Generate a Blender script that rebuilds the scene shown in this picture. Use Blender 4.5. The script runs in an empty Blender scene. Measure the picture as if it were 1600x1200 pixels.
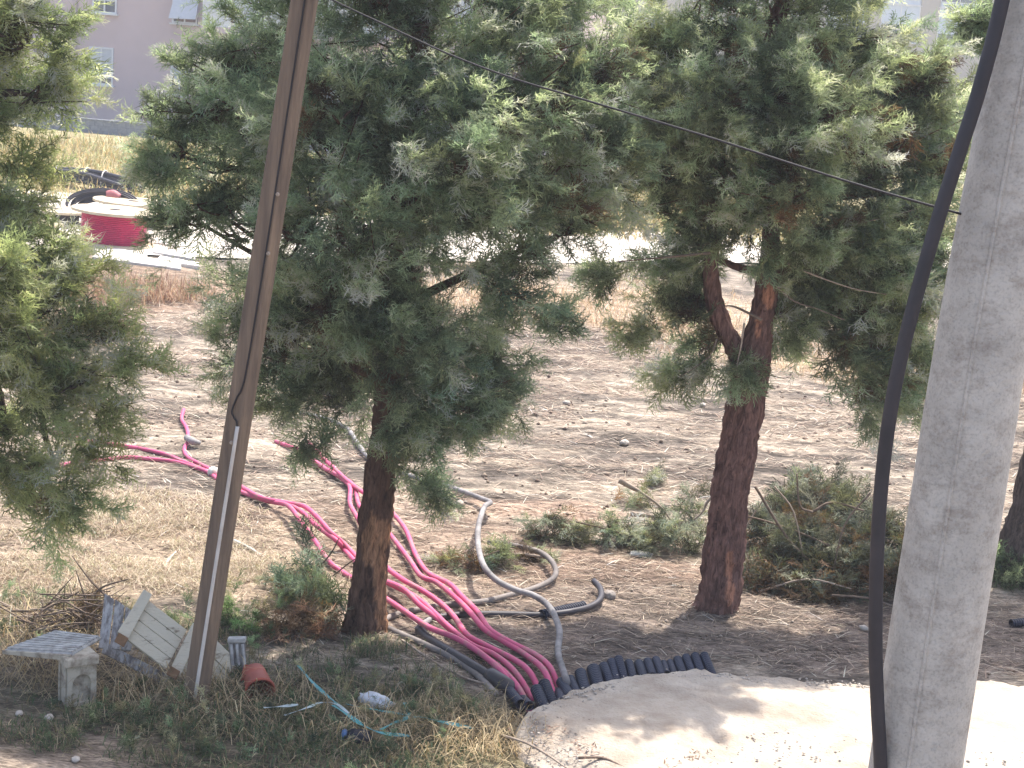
import bpy, math, random
import numpy as np
from mathutils import Vector, Matrix

random.seed(11)
rng = np.random.default_rng(5)
S = bpy.context.scene
COL = S.collection

# ------------------------------------------------------------------ camera
F = 2600.0
H = 3.9
PITCH = math.atan(505 / F)
ROLL = math.radians(4.0)
R0 = Vector((1, 0, 0)); U0 = Vector((0, math.sin(PITCH), math.cos(PITCH)))
FW = Vector((0, math.cos(PITCH), -math.sin(PITCH)))
RT = math.cos(ROLL) * R0 + math.sin(ROLL) * U0
UP = -math.sin(ROLL) * R0 + math.cos(ROLL) * U0
CAM = Vector((0, 0, H))
cam = bpy.data.cameras.new('camera')
cam.sensor_width = 36; cam.lens = 36 * F / 1600
cam.clip_start = 0.1; cam.clip_end = 3000
co = bpy.data.objects.new('camera', cam); COL.objects.link(co)
m3 = Matrix((RT, UP, -FW)).transposed()
co.matrix_world = Matrix.Translation(CAM) @ m3.to_4x4()
S.camera = co

# ------------------------------------------------------------------ sky, sun, exposure
SUN = Vector((0.24, 0.44, 1.0)).normalized()
W = bpy.data.worlds.new('World'); S.world = W; W.use_nodes = True
nt = W.node_tree
bg = nt.nodes['Background']
sky = nt.nodes.new('ShaderNodeTexSky'); sky.sky_type = 'NISHITA'; sky.sun_disc = False
sky.sun_elevation = math.asin(SUN.z); sky.sun_rotation = math.atan2(SUN.x, SUN.y)
sky.air_density = 1.0; sky.dust_density = 3.5
nt.links.new(sky.outputs['Color'], bg.inputs['Color'])
bg.inputs['Strength'].default_value = 0.15
sl = bpy.data.lights.new('sun', 'SUN'); sl.energy = 3.6; sl.angle = math.radians(0.5); sl.color = (1, 0.95, 0.88)
so = bpy.data.objects.new('sun', sl); COL.objects.link(so)
so.rotation_euler = (-SUN).to_track_quat('-Z', 'Y').to_euler()
so.location = (10, 20, 40)
S.view_settings.view_transform = 'Standard'; S.view_settings.look = 'None'
S.view_settings.exposure = 1.25; S.view_settings.gamma = 1; S.view_settings.use_curve_mapping = False
S.render.engine = 'CYCLES'
S.cycles.max_bounces = 6; S.cycles.diffuse_bounces = 4; S.cycles.transmission_bounces = 3
S.cycles.use_denoising = True

# ------------------------------------------------------------------ pixel helpers (photo pixels, 1600 x 1200)
def ray(px, py):
    return ((px - 800) / F * RT + (600 - py) / F * UP + FW)
def at(px, py, z=0.0):
    d = ray(px, py); t = (z - H) / d.z
    return CAM + d * t
def atY(px, py, Y):
    d = ray(px, py); return CAM + d * (Y / d.y)
def scl(p):            # photo pixels per metre at a point
    return F / (Vector(p) - CAM).dot(FW)

# ------------------------------------------------------------------ noise
_T = rng.random((256, 256))
def vnoise(x, y):
    xi = np.floor(x).astype(int); yi = np.floor(y).astype(int)
    fx = x - xi; fy = y - yi
    fx = fx * fx * (3 - 2 * fx); fy = fy * fy * (3 - 2 * fy)
    a = _T[xi % 256, yi % 256]; b = _T[(xi + 1) % 256, yi % 256]
    c = _T[xi % 256, (yi + 1) % 256]; d = _T[(xi + 1) % 256, (yi + 1) % 256]
    return (a * (1 - fx) + b * fx) * (1 - fy) + (c * (1 - fx) + d * fx) * fy
def fbm(x, y, o=4):
    s = 0; a = 0.5; t = 0
    for i in range(o):
        s = s + a * vnoise(x * 2 ** i + 17.3 * i, y * 2 ** i + 9.1 * i); t += a; a *= 0.55
    return s / t

# ------------------------------------------------------------------ materials
def new_mat(name):
    m = bpy.data.materials.new(name); m.use_nodes = True
    n = m.node_tree.nodes; b = n['Principled BSDF']
    return m, n, m.node_tree.links, b
def mat(name, c1, c2=None, scale=8.0, rough=0.8, bump=0.0, bscale=None, stretch=(1, 1, 1), spec=0.3, detail=6, lo=0.35, hi=0.65, coords='Object', metal=0):
    m, n, L, b = new_mat(name)
    b.inputs['Roughness'].default_value = rough
    b.inputs['Specular IOR Level'].default_value = spec
    b.inputs['Metallic'].default_value = metal
    tc = n.new('ShaderNodeTexCoord'); mp = n.new('ShaderNodeMapping'); mp.inputs['Scale'].default_value = stretch
    L.new(tc.outputs[coords], mp.inputs['Vector'])
    nz = n.new('ShaderNodeTexNoise'); nz.inputs['Scale'].default_value = scale; nz.inputs['Detail'].default_value = detail
    nz.inputs['Roughness'].default_value = 0.65
    L.new(mp.outputs[0], nz.inputs['Vector'])
    r = n.new('ShaderNodeValToRGB'); r.color_ramp.elements[0].position = lo; r.color_ramp.elements[1].position = hi
    c2 = c2 or tuple(x * 0.75 for x in c1)
    r.color_ramp.elements[0].color = (*c2, 1); r.color_ramp.elements[1].color = (*c1, 1)
    L.new(nz.outputs['Fac'], r.inputs['Fac']); L.new(r.outputs['Color'], b.inputs['Base Color'])
    if bump:
        n2 = n.new('ShaderNodeTexNoise'); n2.inputs['Scale'].default_value = bscale or scale * 3; n2.inputs['Detail'].default_value = 8
        L.new(mp.outputs[0], n2.inputs['Vector'])
        bp = n.new('ShaderNodeBump'); bp.inputs['Strength'].default_value = bump; bp.inputs['Distance'].default_value = 0.02
        L.new(n2.outputs['Fac'], bp.inputs['Height']); L.new(bp.outputs[0], b.inputs['Normal'])
    return m
def vcol_mat(name, rough=0.8, trans=0.0, spec=0.2, tcol=(1.25, 1.25, 0.7), noise=None):
    m, n, L, b = new_mat(name)
    b.inputs['Roughness'].default_value = rough; b.inputs['Specular IOR Level'].default_value = spec
    a = n.new('ShaderNodeAttribute'); a.attribute_name = 'Col'
    col = a.outputs['Color']
    if noise:
        nz = n.new('ShaderNodeTexNoise'); nz.inputs['Scale'].default_value = noise; nz.inputs['Detail'].default_value = 8
        tc = n.new('ShaderNodeTexCoord'); L.new(tc.outputs['Object'], nz.inputs['Vector'])
        r = n.new('ShaderNodeMapRange'); r.inputs[1].default_value = 0.3; r.inputs[2].default_value = 0.7; r.inputs[3].default_value = 0.55; r.inputs[4].default_value = 1.4
        L.new(nz.outputs['Fac'], r.inputs[0])
        mx = n.new('ShaderNodeVectorMath'); mx.operation = 'SCALE'
        L.new(col, mx.inputs[0]); L.new(r.outputs[0], mx.inputs['Scale']); col = mx.outputs[0]
    L.new(col, b.inputs['Base Color'])
    if trans:
        t = n.new('ShaderNodeBsdfTranslucent'); mu = n.new('ShaderNodeVectorMath'); mu.operation = 'MULTIPLY'
        mu.inputs[1].default_value = tcol
        L.new(col, mu.inputs[0]); L.new(mu.outputs[0], t.inputs['Color'])
        mi = n.new('ShaderNodeMixShader'); mi.inputs[0].default_value = trans
        L.new(b.outputs[0], mi.inputs[1]); L.new(t.outputs[0], mi.inputs[2])
        L.new(mi.outputs[0], n['Material Output'].inputs['Surface'])
    return m

# ------------------------------------------------------------------ object helpers
def tag(o, label, cat, group=None, kind=None):
    o['label'] = label; o['category'] = cat
    if group: o['group'] = group
    if kind: o['kind'] = kind
    return o
def link(name, me, m=None, parent=None, smooth=False):
    o = bpy.data.objects.new(name, me); COL.objects.link(o)
    if m: me.materials.append(m)
    if smooth: me.polygons.foreach_set('use_smooth', np.ones(len(me.polygons), bool))
    if parent is not None:
        o.parent = parent; o.matrix_parent_inverse = Matrix.Translation(parent.location).inverted()
    return o
def empty(name, loc, label, cat, group=None):
    o = bpy.data.objects.new(name, None); COL.objects.link(o); o.location = loc; o.empty_display_size = 0.2
    tag(o, label, cat, group)
    return o
def np_mesh(name, V, Fc, col=None):
    """V (n,3), Fc (m,k) constant k"""
    me = bpy.data.meshes.new(name)
    V = np.asarray(V, np.float32); Fc = np.asarray(Fc, np.int32); k = Fc.shape[1]
    me.vertices.add(len(V)); me.vertices.foreach_set('co', V.ravel())
    me.loops.add(Fc.size); me.loops.foreach_set('vertex_index', Fc.ravel())
    me.polygons.add(len(Fc)); me.polygons.foreach_set('loop_start', np.arange(0, Fc.size, k, dtype=np.int32))
    me.update(calc_edges=True)
    if col is not None:
        a = me.attributes.new('Col', 'FLOAT_COLOR', 'POINT')
        c = np.ones((len(V), 4), np.float32); c[:, :3] = col
        a.data.foreach_set('color', c.ravel())
    return me
def crom(P, n):
    P = [Vector(p) for p in P]
    if len(P) < 3:
        return [P[0].lerp(P[1], i / n) for i in range(n + 1)], [i / n for i in range(n + 1)]
    out = []; ts = []
    Q = [2 * P[0] - P[1]] + P + [2 * P[-1] - P[-2]]
    for i in range(1, len(Q) - 2):
        p0, p1, p2, p3 = Q[i - 1:i + 3]
        for j in range(n):
            t = j / n
            out.append(0.5 * ((2 * p1) + (p2 - p0) * t + (2 * p0 - 5 * p1 + 4 * p2 - p3) * t * t + (3 * p1 - p0 - 3 * p2 + p3) * t ** 3))
            ts.append(i - 1 + t)
    out.append(P[-1]); ts.append(len(P) - 1)
    return out, ts
class MB:
    def __init__(s): s.v = []; s.f = []; s.c = []
    def add(s, v, f, c=None):
        b = len(s.v); s.v += [tuple(x) for x in v]; s.f += [tuple(i + b for i in q) for q in f]
        if c is not None: s.c += [c] * len(v)
        return b
    def tube(s, P, R, seg=10, n=6, rough=0.0, cap=True, sub=True, fr=6.0, corr=None, c=None):
        if sub: pts, ts = crom(P, n)
        else: pts, ts = [Vector(p) for p in P], list(range(len(P)))
        if not hasattr(R, '__len__'): R = [R] * len(P)
        tan = [(pts[min(i + 1, len(pts) - 1)] - pts[max(i - 1, 0)]).normalized() for i in range(len(pts))]
        nrm = tan[0].orthogonal().normalized(); V = []
        ph = random.random() * 50
        for i, p in enumerate(pts):
            nrm = (nrm - tan[i] * nrm.dot(tan[i])).normalized(); bi = tan[i].cross(nrm)
            k = min(int(ts[i]), len(R) - 1); k2 = min(k + 1, len(R) - 1); r = R[k] + (R[k2] - R[k]) * (ts[i] - k)
            if corr: r *= corr[i % len(corr)]
            for j in range(seg):
                a = 2 * math.pi * j / seg
                rr = r
                if rough:
                    q = float(fbm(np.array([math.cos(a) * 1.8 * fr / 6 + ph + i * 0.02]), np.array([math.sin(a) * 1.8 * fr / 6 + i * 0.22 + ph]), 4)[0])
                    rr = r * (1 + rough * (q - 0.5) * 2)
                V.append(p + (nrm * math.cos(a) + bi * math.sin(a)) * rr)
        Fc = []
        for i in range(len(pts) - 1):
            for j in range(seg):
                a = i * seg + j; b = i * seg + (j + 1) % seg
                Fc.append((a, b, b + seg, a + seg))
        if cap:
            Fc.append(tuple(reversed(range(seg)))); Fc.append(tuple((len(pts) - 1) * seg + j for j in range(seg)))
        s.add(V, Fc, c)
    def box(s, o, a, b, cvec, c=None):
        """box from corner o with edge vectors a, b, cvec"""
        o, a, b, cv = Vector(o), Vector(a), Vector(b), Vector(cvec)
        V = [o, o + a, o + a + b, o + b]; V = V + [x + cv for x in V]
        if a.cross(b).dot(cv) > 0:
            Fc = [(3, 2, 1, 0), (4, 5, 6, 7), (0, 1, 5, 4), (1, 2, 6, 5), (2, 3, 7, 6), (3, 0, 4, 7)]
        else:
            Fc = [(0, 1, 2, 3), (7, 6, 5, 4), (4, 5, 1, 0), (5, 6, 2, 1), (6, 7, 3, 2), (7, 4, 0, 3)]
        s.add(V, Fc, c)
    def quadslab(s, TL, TR, BR, BL, t, c=None):
        TL, TR, BR, BL = map(Vector, (TL, TR, BR, BL))
        n = (TR - TL).cross(BL - TL).normalized() * t
        V = [TL, TR, BR, BL, TL + n, TR + n, BR + n, BL + n]
        Fc = [(0, 3, 2, 1), (4, 5, 6, 7), (0, 1, 5, 4), (1, 2, 6, 5), (2, 3, 7, 6), (3, 0, 4, 7)]
        Fc = [tuple(reversed(q)) for q in Fc]
        s.add(V, Fc, c)
    def lathe(s, prof, M, seg=32, a0=0.0, a1=2 * math.pi, wob=0.0):
        full = abs(a1 - a0 - 2 * math.pi) < 1e-6; m = seg if full else seg + 1
        V = []
        for (r, z) in prof:
            for j in range(m):
                a = a0 + (a1 - a0) * j / seg
                rr = r * (1 + wob * math.sin(3 * a + z * 7))
                V.append(M @ Vector((rr * math.cos(a), rr * math.sin(a), z)))
        Fc = []
        for i in range(len(prof) - 1):
            for j in range(m if full else m - 1):
                a = i * m + j; b = i * m + (j + 1) % m
                Fc.append((a, b, b + m, a + m))
        s.add(V, Fc)
    def obj(s, name, m, parent=None, smooth=False, bevel=0):
        me = bpy.data.meshes.new(name); me.from_pydata(s.v, [], s.f); me.update()
        if s.c and len(s.c) == len(s.v):
            a = me.attributes.new('Col', 'FLOAT_COLOR', 'POINT')
            a.data.foreach_set('color', np.c_[np.array(s.c, np.float32)[:, :3], np.ones(len(s.v), np.float32)].ravel())
        o = link(name, me, m, parent, smooth)
        if bevel:
            bv = o.modifiers.new('bevel', 'BEVEL'); bv.width = bevel; bv.segments = 2; bv.limit_method = 'ANGLE'
        return o

# ------------------------------------------------------------------ ground
def W2(px, py): p = at(px, py); return np.array([p.x, p.y])
def hz(x, y):
    x = np.asarray(x, float); y = np.asarray(y, float)
    near = np.clip((60 - y) / 40, 0, 1)
    h = (fbm(x * 0.9, y * 0.9, 3) - 0.5) * 0.10 + (fbm(x * 5, y * 5, 3) - 0.5) * 0.05
    return h * near
def hz1(x, y): return float(hz(np.array([x]), np.array([y]))[0])
def G(px, py, z=0.0):
    p = at(px, py, 0)
    for _ in range(2):
        p = at(px, py, hz1(p.x, p.y) + z)
    return p

def axis(lo, hi, dlo, dhi, step, grow):
    a = list(np.arange(dlo, dhi, step)); s = step; x = dhi
    while x < hi: a.append(x); s *= grow; x += s
    a.append(hi)
    s = step; x = dlo - step; b = []
    while x > lo: b.append(x); s *= grow; x -= s
    b.append(lo)
    return np.array(sorted(b) + a)
xs = axis(-400, 400, -5, 6.5, 0.055, 1.12); ys = axis(-30, 700, 8, 19, 0.055, 1.05)
XX, YY = np.meshgrid(xs, ys)

def zone(px, py, rx, ry, x, y):
    """soft blob in world metres, centred where photo pixel (px,py) meets the ground"""
    c = W2(px, py)
    n = fbm(x * 1.3 + 3, y * 1.3, 4) - 0.5
    d = np.sqrt(((x - c[0]) / rx) ** 2 + ((y - c[1]) / ry) ** 2) + n * 0.9
    return np.clip((1.15 - d) / 0.35, 0, 1)
def gcol(x, y):
    st = fbm(x * 0.7, y * 2.0, 4); st2 = fbm(x * 2.2 + 40, y * 5.0 + 11, 4)
    k = np.clip((st * 0.55 + st2 * 0.45 - 0.40) / 0.17, 0, 1)[..., None]
    c = (1 - k) * np.array([0.165, 0.138, 0.115]) + k * np.array([0.475, 0.395, 0.31])
    def mixin(w, col, var=0.35):
        nonlocal c
        v = 1 + var * (fbm(x * 4 + 7, y * 4, 3) - 0.5) * 2
        c = c * (1 - w[..., None]) + w[..., None] * (np.array(col) * v[..., None])
    # golden uncut grass behind
    mixin(zone(960, 480, 4.2, 2.6, x, y) * 0.8, (0.52, 0.40, 0.29))
    mixin(zone(1330, 560, 2.5, 1.6, x, y), (0.50, 0.39, 0.27))
    mixin(zone(200, 450, 2.5, 3.0, x, y), (0.36, 0.26, 0.19))
    # bare earth round the cables
    mixin(zone(620, 860, 2.0, 1.6, x, y), (0.40, 0.30, 0.23), 0.45)
    mixin(zone(850, 800, 0.9, 0.35, x, y), (0.46, 0.33, 0.25), 0.3)
    # straw on the left
    mixin(zone(200, 850, 1.7, 1.5, x, y), (0.46, 0.365, 0.27))
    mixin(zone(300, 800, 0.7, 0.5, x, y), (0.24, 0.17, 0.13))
    # soil under the right tree and behind the gravel
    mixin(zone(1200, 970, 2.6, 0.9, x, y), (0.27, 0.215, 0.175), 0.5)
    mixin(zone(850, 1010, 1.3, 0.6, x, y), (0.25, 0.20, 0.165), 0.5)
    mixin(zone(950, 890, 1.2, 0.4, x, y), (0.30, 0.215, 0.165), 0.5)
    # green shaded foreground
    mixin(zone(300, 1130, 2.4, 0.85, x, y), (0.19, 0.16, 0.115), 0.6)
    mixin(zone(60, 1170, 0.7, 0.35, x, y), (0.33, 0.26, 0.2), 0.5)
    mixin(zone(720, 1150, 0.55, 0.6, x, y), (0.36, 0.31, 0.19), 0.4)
    far = np.clip((y - 38) / 5, 0, 1)
    mixin(far, (0.42, 0.36, 0.20), 0.4)
    return c
def ground_material():
    m, n, L, b = new_mat('field_soil_and_straw')
    b.inputs['Roughness'].default_value = 0.95; b.inputs['Specular IOR Level'].default_value = 0.1
    a = n.new('ShaderNodeAttribute'); a.attribute_name = 'Col'
    g = n.new('ShaderNodeNewGeometry')
    tot = None
    for rot, sc, st in ((0.15, 22, (1, 3.5, 1)), (-0.5, 30, (1, 4, 1)), (0.9, 26, (1, 4, 1))):
        mp = n.new('ShaderNodeMapping'); mp.inputs['Rotation'].default_value = (0, 0, rot); mp.inputs['Scale'].default_value = st
        L.new(g.outputs['Position'], mp.inputs['Vector'])
        nz = n.new('ShaderNodeTexNoise'); nz.inputs['Scale'].default_value = sc; nz.inputs['Detail'].default_value = 5; nz.inputs['Roughness'].default_value = 0.7
        L.new(mp.outputs[0], nz.inputs['Vector'])
        if tot is None: tot = nz.outputs['Fac']
        else:
            ad = n.new('ShaderNodeMath'); ad.operation = 'ADD'; L.new(tot, ad.inputs[0]); L.new(nz.outputs['Fac'], ad.inputs[1]); tot = ad.outputs[0]
    r = n.new('ShaderNodeMapRange'); r.inputs[1].default_value = 1.25; r.inputs[2].default_value = 1.75; r.inputs[3].default_value = 0.42; r.inputs[4].default_value = 1.5
    L.new(tot, r.inputs[0])
    mx = n.new('ShaderNodeVectorMath'); mx.operation = 'SCALE'; L.new(a.outputs['Color'], mx.inputs[0]); L.new(r.outputs[0], mx.inputs['Scale'])
    out = mx.outputs[0]
    for sc, lo, hi, mn, st in ((2.6, 0.42, 0.56, 0.55, (0.55, 1.6, 1)), (11, 0.40, 0.58, 0.6, (0.6, 1.5, 1))):
        mp = n.new('ShaderNodeMapping'); mp.inputs['Scale'].default_value = st; L.new(g.outputs['Position'], mp.inputs['Vector'])
        nz = n.new('ShaderNodeTexNoise'); nz.inputs['Scale'].default_value = sc; nz.inputs['Detail'].default_value = 9; nz.inputs['Roughness'].default_value = 0.7
        L.new(mp.outputs[0], nz.inputs['Vector'])
        rr = n.new('ShaderNodeMapRange'); rr.inputs[1].default_value = lo; rr.inputs[2].default_value = hi; rr.inputs[3].default_value = mn; rr.inputs[4].default_value = 1.12
        L.new(nz.outputs['Fac'], rr.inputs[0])
        m2 = n.new('ShaderNodeVectorMath'); m2.operation = 'SCALE'; L.new(out, m2.inputs[0]); L.new(rr.outputs[0], m2.inputs['Scale']); out = m2.outputs[0]
    L.new(out, b.inputs['Base Color'])
    bp = n.new('ShaderNodeBump'); bp.inputs['Strength'].default_value = 0.8; bp.inputs['Distance'].default_value = 0.018
    L.new(tot, bp.inputs['Height']); L.new(bp.outputs[0], b.inputs['Normal'])
    return m
Z = hz(XX, YY)
nx, ny = len(xs), len(ys)
idx = np.arange(nx * ny).reshape(ny, nx)
quads = np.stack([idx[:-1, :-1], idx[:-1, 1:], idx[1:, 1:], idx[1:, :-1]], -1).reshape(-1, 4)
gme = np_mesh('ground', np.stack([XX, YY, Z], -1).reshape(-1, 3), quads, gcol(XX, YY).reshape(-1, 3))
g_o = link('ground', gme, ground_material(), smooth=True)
tag(g_o, 'dry mown field of straw and brown soil under the trees', 'ground', kind='structure')

# far pale road, a strip laid on the field
def road_strip(name, L, m, z):
    mb = MB(); V = []; n = len(L)
    for (a, b) in L:
        for k in range(5):
            p = Vector(a).lerp(Vector(b), k / 4); V.append((p.x, p.y, hz1(p.x, p.y) + z))
    Fc = [(i * 5 + k, i * 5 + k + 1, (i + 1) * 5 + k + 1, (i + 1) * 5 + k) for i in range(n - 1) for k in range(4)]
    mb.add(V, [tuple(reversed(q)) for q in Fc]); return mb.obj(name, m)
m_pale = mat('pale_dust', (0.66, 0.60, 0.53), (0.50, 0.44, 0.37), scale=1.2, rough=0.95, bump=0.3, bscale=40, coords='Object')
pa = []
_far, _ = crom([at(*q) for q in ((-700, 262), (-300, 280), (-100, 292), (100, 302), (300, 322), (600, 342), (850, 360), (1060, 366), (1300, 372), (1600, 385), (2000, 400), (2600, 425))], 4)
_nea, _ = crom([at(*q) for q in ((-700, 330), (-300, 366), (-100, 382), (100, 392), (300, 404), (600, 409), (850, 412), (1060, 412), (1300, 415), (1600, 424), (2000, 436), (2600, 460))], 4)
for a, b in zip(_nea, _far): pa.append((a, b))
ro = road_strip('road', pa, m_pale, 0.03); tag(ro, 'pale unpaved road crossing the far side of the field', 'road', kind='structure')

# pale gravel heap / track on the near right
def gravel():
    edge = [(1010, 1330), (930, 1240), (885, 1203), (850, 1178), (818, 1150), (813, 1128), (827, 1112), (842, 1106), (860, 1100), (885, 1085), (910, 1074), (945, 1065), (980, 1059), (1010, 1054), (1042, 1050),
            (1085, 1049), (1117, 1051), (1160, 1057), (1210, 1060), (1280, 1066), (1360, 1070), (1440, 1066), (1530, 1064), (1600, 1072), (1750, 1085), (2100, 1100)]
    pts, _ = crom([at(px, py, 0.11) for px, py in edge], 8)
    N = len(pts); rows = []
    C = Vector((6.5, 3.5, 0))
    for k in range(64):
        row = []
        for i, p in enumerate(pts):
            sd = min(1.0, max(0.0, (i - 30) / 16))
            q = Vector((p.x, p.y, 0))
            d = (C - q); dist = d.length; d.normalize()
            if k == 0: pos = q - d * 0.10; z = -0.06
            elif k == 1: pos = q - d * 0.035; z = 0.05 * sd + 0.005
            elif k == 2: pos = q; z = 0.10 * sd + 0.01
            else:
                t = ((k - 2) / 61) ** 1.5; pos = q + d * dist * t
                z = (0.105 + 0.04 * math.sin(min(1, dist * t / 1.2) * math.pi)) * (sd + (1 - sd) * min(1, dist * t)) + 0.01
            nzv = float(fbm(np.array([pos.x * 3]), np.array([pos.y * 3]), 4)[0]) - 0.5
            n2 = float(fbm(np.array([pos.x * 14]), np.array([pos.y * 14]), 3)[0]) - 0.5
            row.append((pos.x + nzv * 0.06, pos.y + n2 * 0.06, z + (nzv * 0.05 + n2 * 0.03 if k > 0 else 0)))
        rows.append(row)
    V = np.array(rows).reshape(-1, 3)
    ix = np.arange(64 * N).reshape(64, N)
    q = np.stack([ix[:-1, :-1], ix[1:, :-1], ix[1:, 1:], ix[:-1, 1:]], -1).reshape(-1, 4)
    me = np_mesh('gravel', V, q)
    m = mat('pale_gravel', (0.50, 0.435, 0.36), (0.34, 0.275, 0.215), scale=3.2, rough=0.95, bump=0.6, bscale=55, coords='Object')
    n = m.node_tree.nodes; L = m.node_tree.links
    vo = n.new('ShaderNodeTexVoronoi'); vo.inputs['Scale'].default_value = 38
    tc = n.new('ShaderNodeTexCoord'); L.new(tc.outputs['Object'], vo.inputs['Vector'])
    o = link('gravel', me, m, smooth=True)
    return tag(o, 'pale gravel and dust heaped over the conduits at lower right', 'gravel', kind='structure')
gravel()

# ------------------------------------------------------------------ foliage engine
def spray_template(seed, n=5, ang=40, w=0.042):
    r = np.random.default_rng(seed); V = []; K = []
    def tri(b, d, L, w):
        d = d / np.linalg.norm(d); p = np.cross(d, [0, 0, 1.0]); p /= np.linalg.norm(p)
        V.extend([b - p * w / 2, b + p * w / 2, b + d * L]); K.extend([r.uniform(0.6, 1.35)] * 3)
    tri(np.array([0, 0, 0.0]), np.array([1, 0, 0.0]), 1.0, w)
    for i in range(n):
        for sgn in (1, -1):
            t = np.clip(0.08 + 0.86 * (i + 0.5 * (sgn > 0)) / n + r.uniform(-.06, .06), 0, 0.95)
            a = math.radians(ang + r.uniform(-16, 14)) * sgn
            d = np.array([math.cos(a), math.sin(a), r.uniform(-0.4, 0.4)])
            Ln = (0.52 * (1 - t) ** 0.6 + 0.12) * r.uniform(0.45, 1.35)
            b = np.array([t, 0, 0.0]); tri(b, d, Ln, w)
            for q, s2 in ((0.2, 1), (0.42, -1), (0.66, 1)):
                a2 = a + s2 * math.radians(r.uniform(25, 48)); tri(b + d * Ln * q, np.array([math.cos(a2), math.sin(a2), r.uniform(-.5, .5)]), (Ln * 0.45 + 0.05) * r.uniform(0.6, 1.3), w * 0.85)
    V = np.array(V); x = np.clip(V[:, 0], 0, 1.3)
    V[:, 1] += r.uniform(-0.22, 0.22) * x ** 2; V[:, 2] += r.uniform(-0.28, 0.12) * x ** 2
    return V, np.clip(V[:, 0], 0, 1), np.array(K)
TPL = [spray_template(i) for i in range(8)]
def frames(D, up=None):
    D = D / np.linalg.norm(D, axis=1, keepdims=True)
    rv = rng.normal(size=D.shape) * 0.55 + (np.array([0, 0, 1.0]) if up is None else up)
    N = rv - D * (rv * D).sum(1, keepdims=True); N /= np.linalg.norm(N, axis=1, keepdims=True) + 1e-9
    B = np.cross(N, D)
    return D, B, N
class Foliage:
    def __init__(s): s.O = []; s.D = []; s.S = []; s.C = []
    def plumes(s, P0, DIR, LEN, col, nspray=24, size=0.2, bend=0.05, var=0.42, tipgain=0.6, width=0.7):
        """plume axes start at P0 along DIR; sprays all round each axis"""
        n = len(P0); t = rng.random((n, nspray)) ** 0.8
        D = DIR / np.linalg.norm(DIR, axis=1, keepdims=True)
        ax = D[:, None, :] * LEN[:, None, None] * t[..., None]
        ax[..., 2] += rng.normal(bend, 0.28, (n, 1)) * LEN[:, None] * (t ** 2)
        sdv = np.cross(D, [0, 0, 1.0]); ax += (sdv * rng.normal(0, 0.3, (n, 1)) * LEN[:, None])[:, None] * (t ** 2)[..., None]
        O = P0[:, None, :] + ax
        rad = rng.normal(size=(n, nspray, 3)); rad -= D[:, None] * (rad * D[:, None]).sum(-1, keepdims=True)
        rad /= np.linalg.norm(rad, axis=-1, keepdims=True)
        dd = D[:, None] * 0.85 + rad * (width * (1.35 - t[..., None])) * 1.5; dd[..., 2] += 0.12
        sz = size * rng.uniform(0.5, 1.6, (n, nspray)) * (1.15 - 0.45 * t)
        pv = np.exp(rng.normal(0, var, (n, 1, 1))); hue = rng.normal(0, 0.035, (n, 1))
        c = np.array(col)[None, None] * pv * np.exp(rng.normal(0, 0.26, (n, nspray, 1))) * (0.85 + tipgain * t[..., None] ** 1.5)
        c = c * np.stack([1 + hue * 1.5, np.ones_like(hue), 1 - hue], -1)
        s.O.append(O.reshape(-1, 3)); s.D.append(dd.reshape(-1, 3)); s.S.append(sz.ravel()); s.C.append(c.reshape(-1, 3))
        return s
    def mesh(s, name, tipc=0.35):
        O = np.concatenate(s.O); D = np.concatenate(s.D); Sz = np.concatenate(s.S); C = np.concatenate(s.C)
        X, Y, Zv = frames(D); which = rng.integers(0, len(TPL), len(O)); VV = []; CC = []
        for k, (T, tip, kv) in enumerate(TPL):
            i = np.where(which == k)[0]
            if len(i) == 0: continue
            R = np.stack([X[i], Y[i], Zv[i]], -1)
            v = O[i][:, None] + Sz[i][:, None, None] * np.einsum('nij,tj->nti', R, T)
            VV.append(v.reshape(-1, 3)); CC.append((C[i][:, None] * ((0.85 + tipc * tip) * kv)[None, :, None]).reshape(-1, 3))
        V = np.concatenate(VV); C = np.clip(np.concatenate(CC), 0.004, 0.5)
        return np_mesh(name, V, np.arange(len(V)).reshape(-1, 3), C)
M_LEAF = vcol_mat('cypress_foliage', rough=0.7, trans=0.55, spec=0.3, tcol=(1.55, 1.55, 1.2))
M_DRYLEAF = vcol_mat('drying_foliage', rough=0.8, trans=0.3, spec=0.15)
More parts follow.
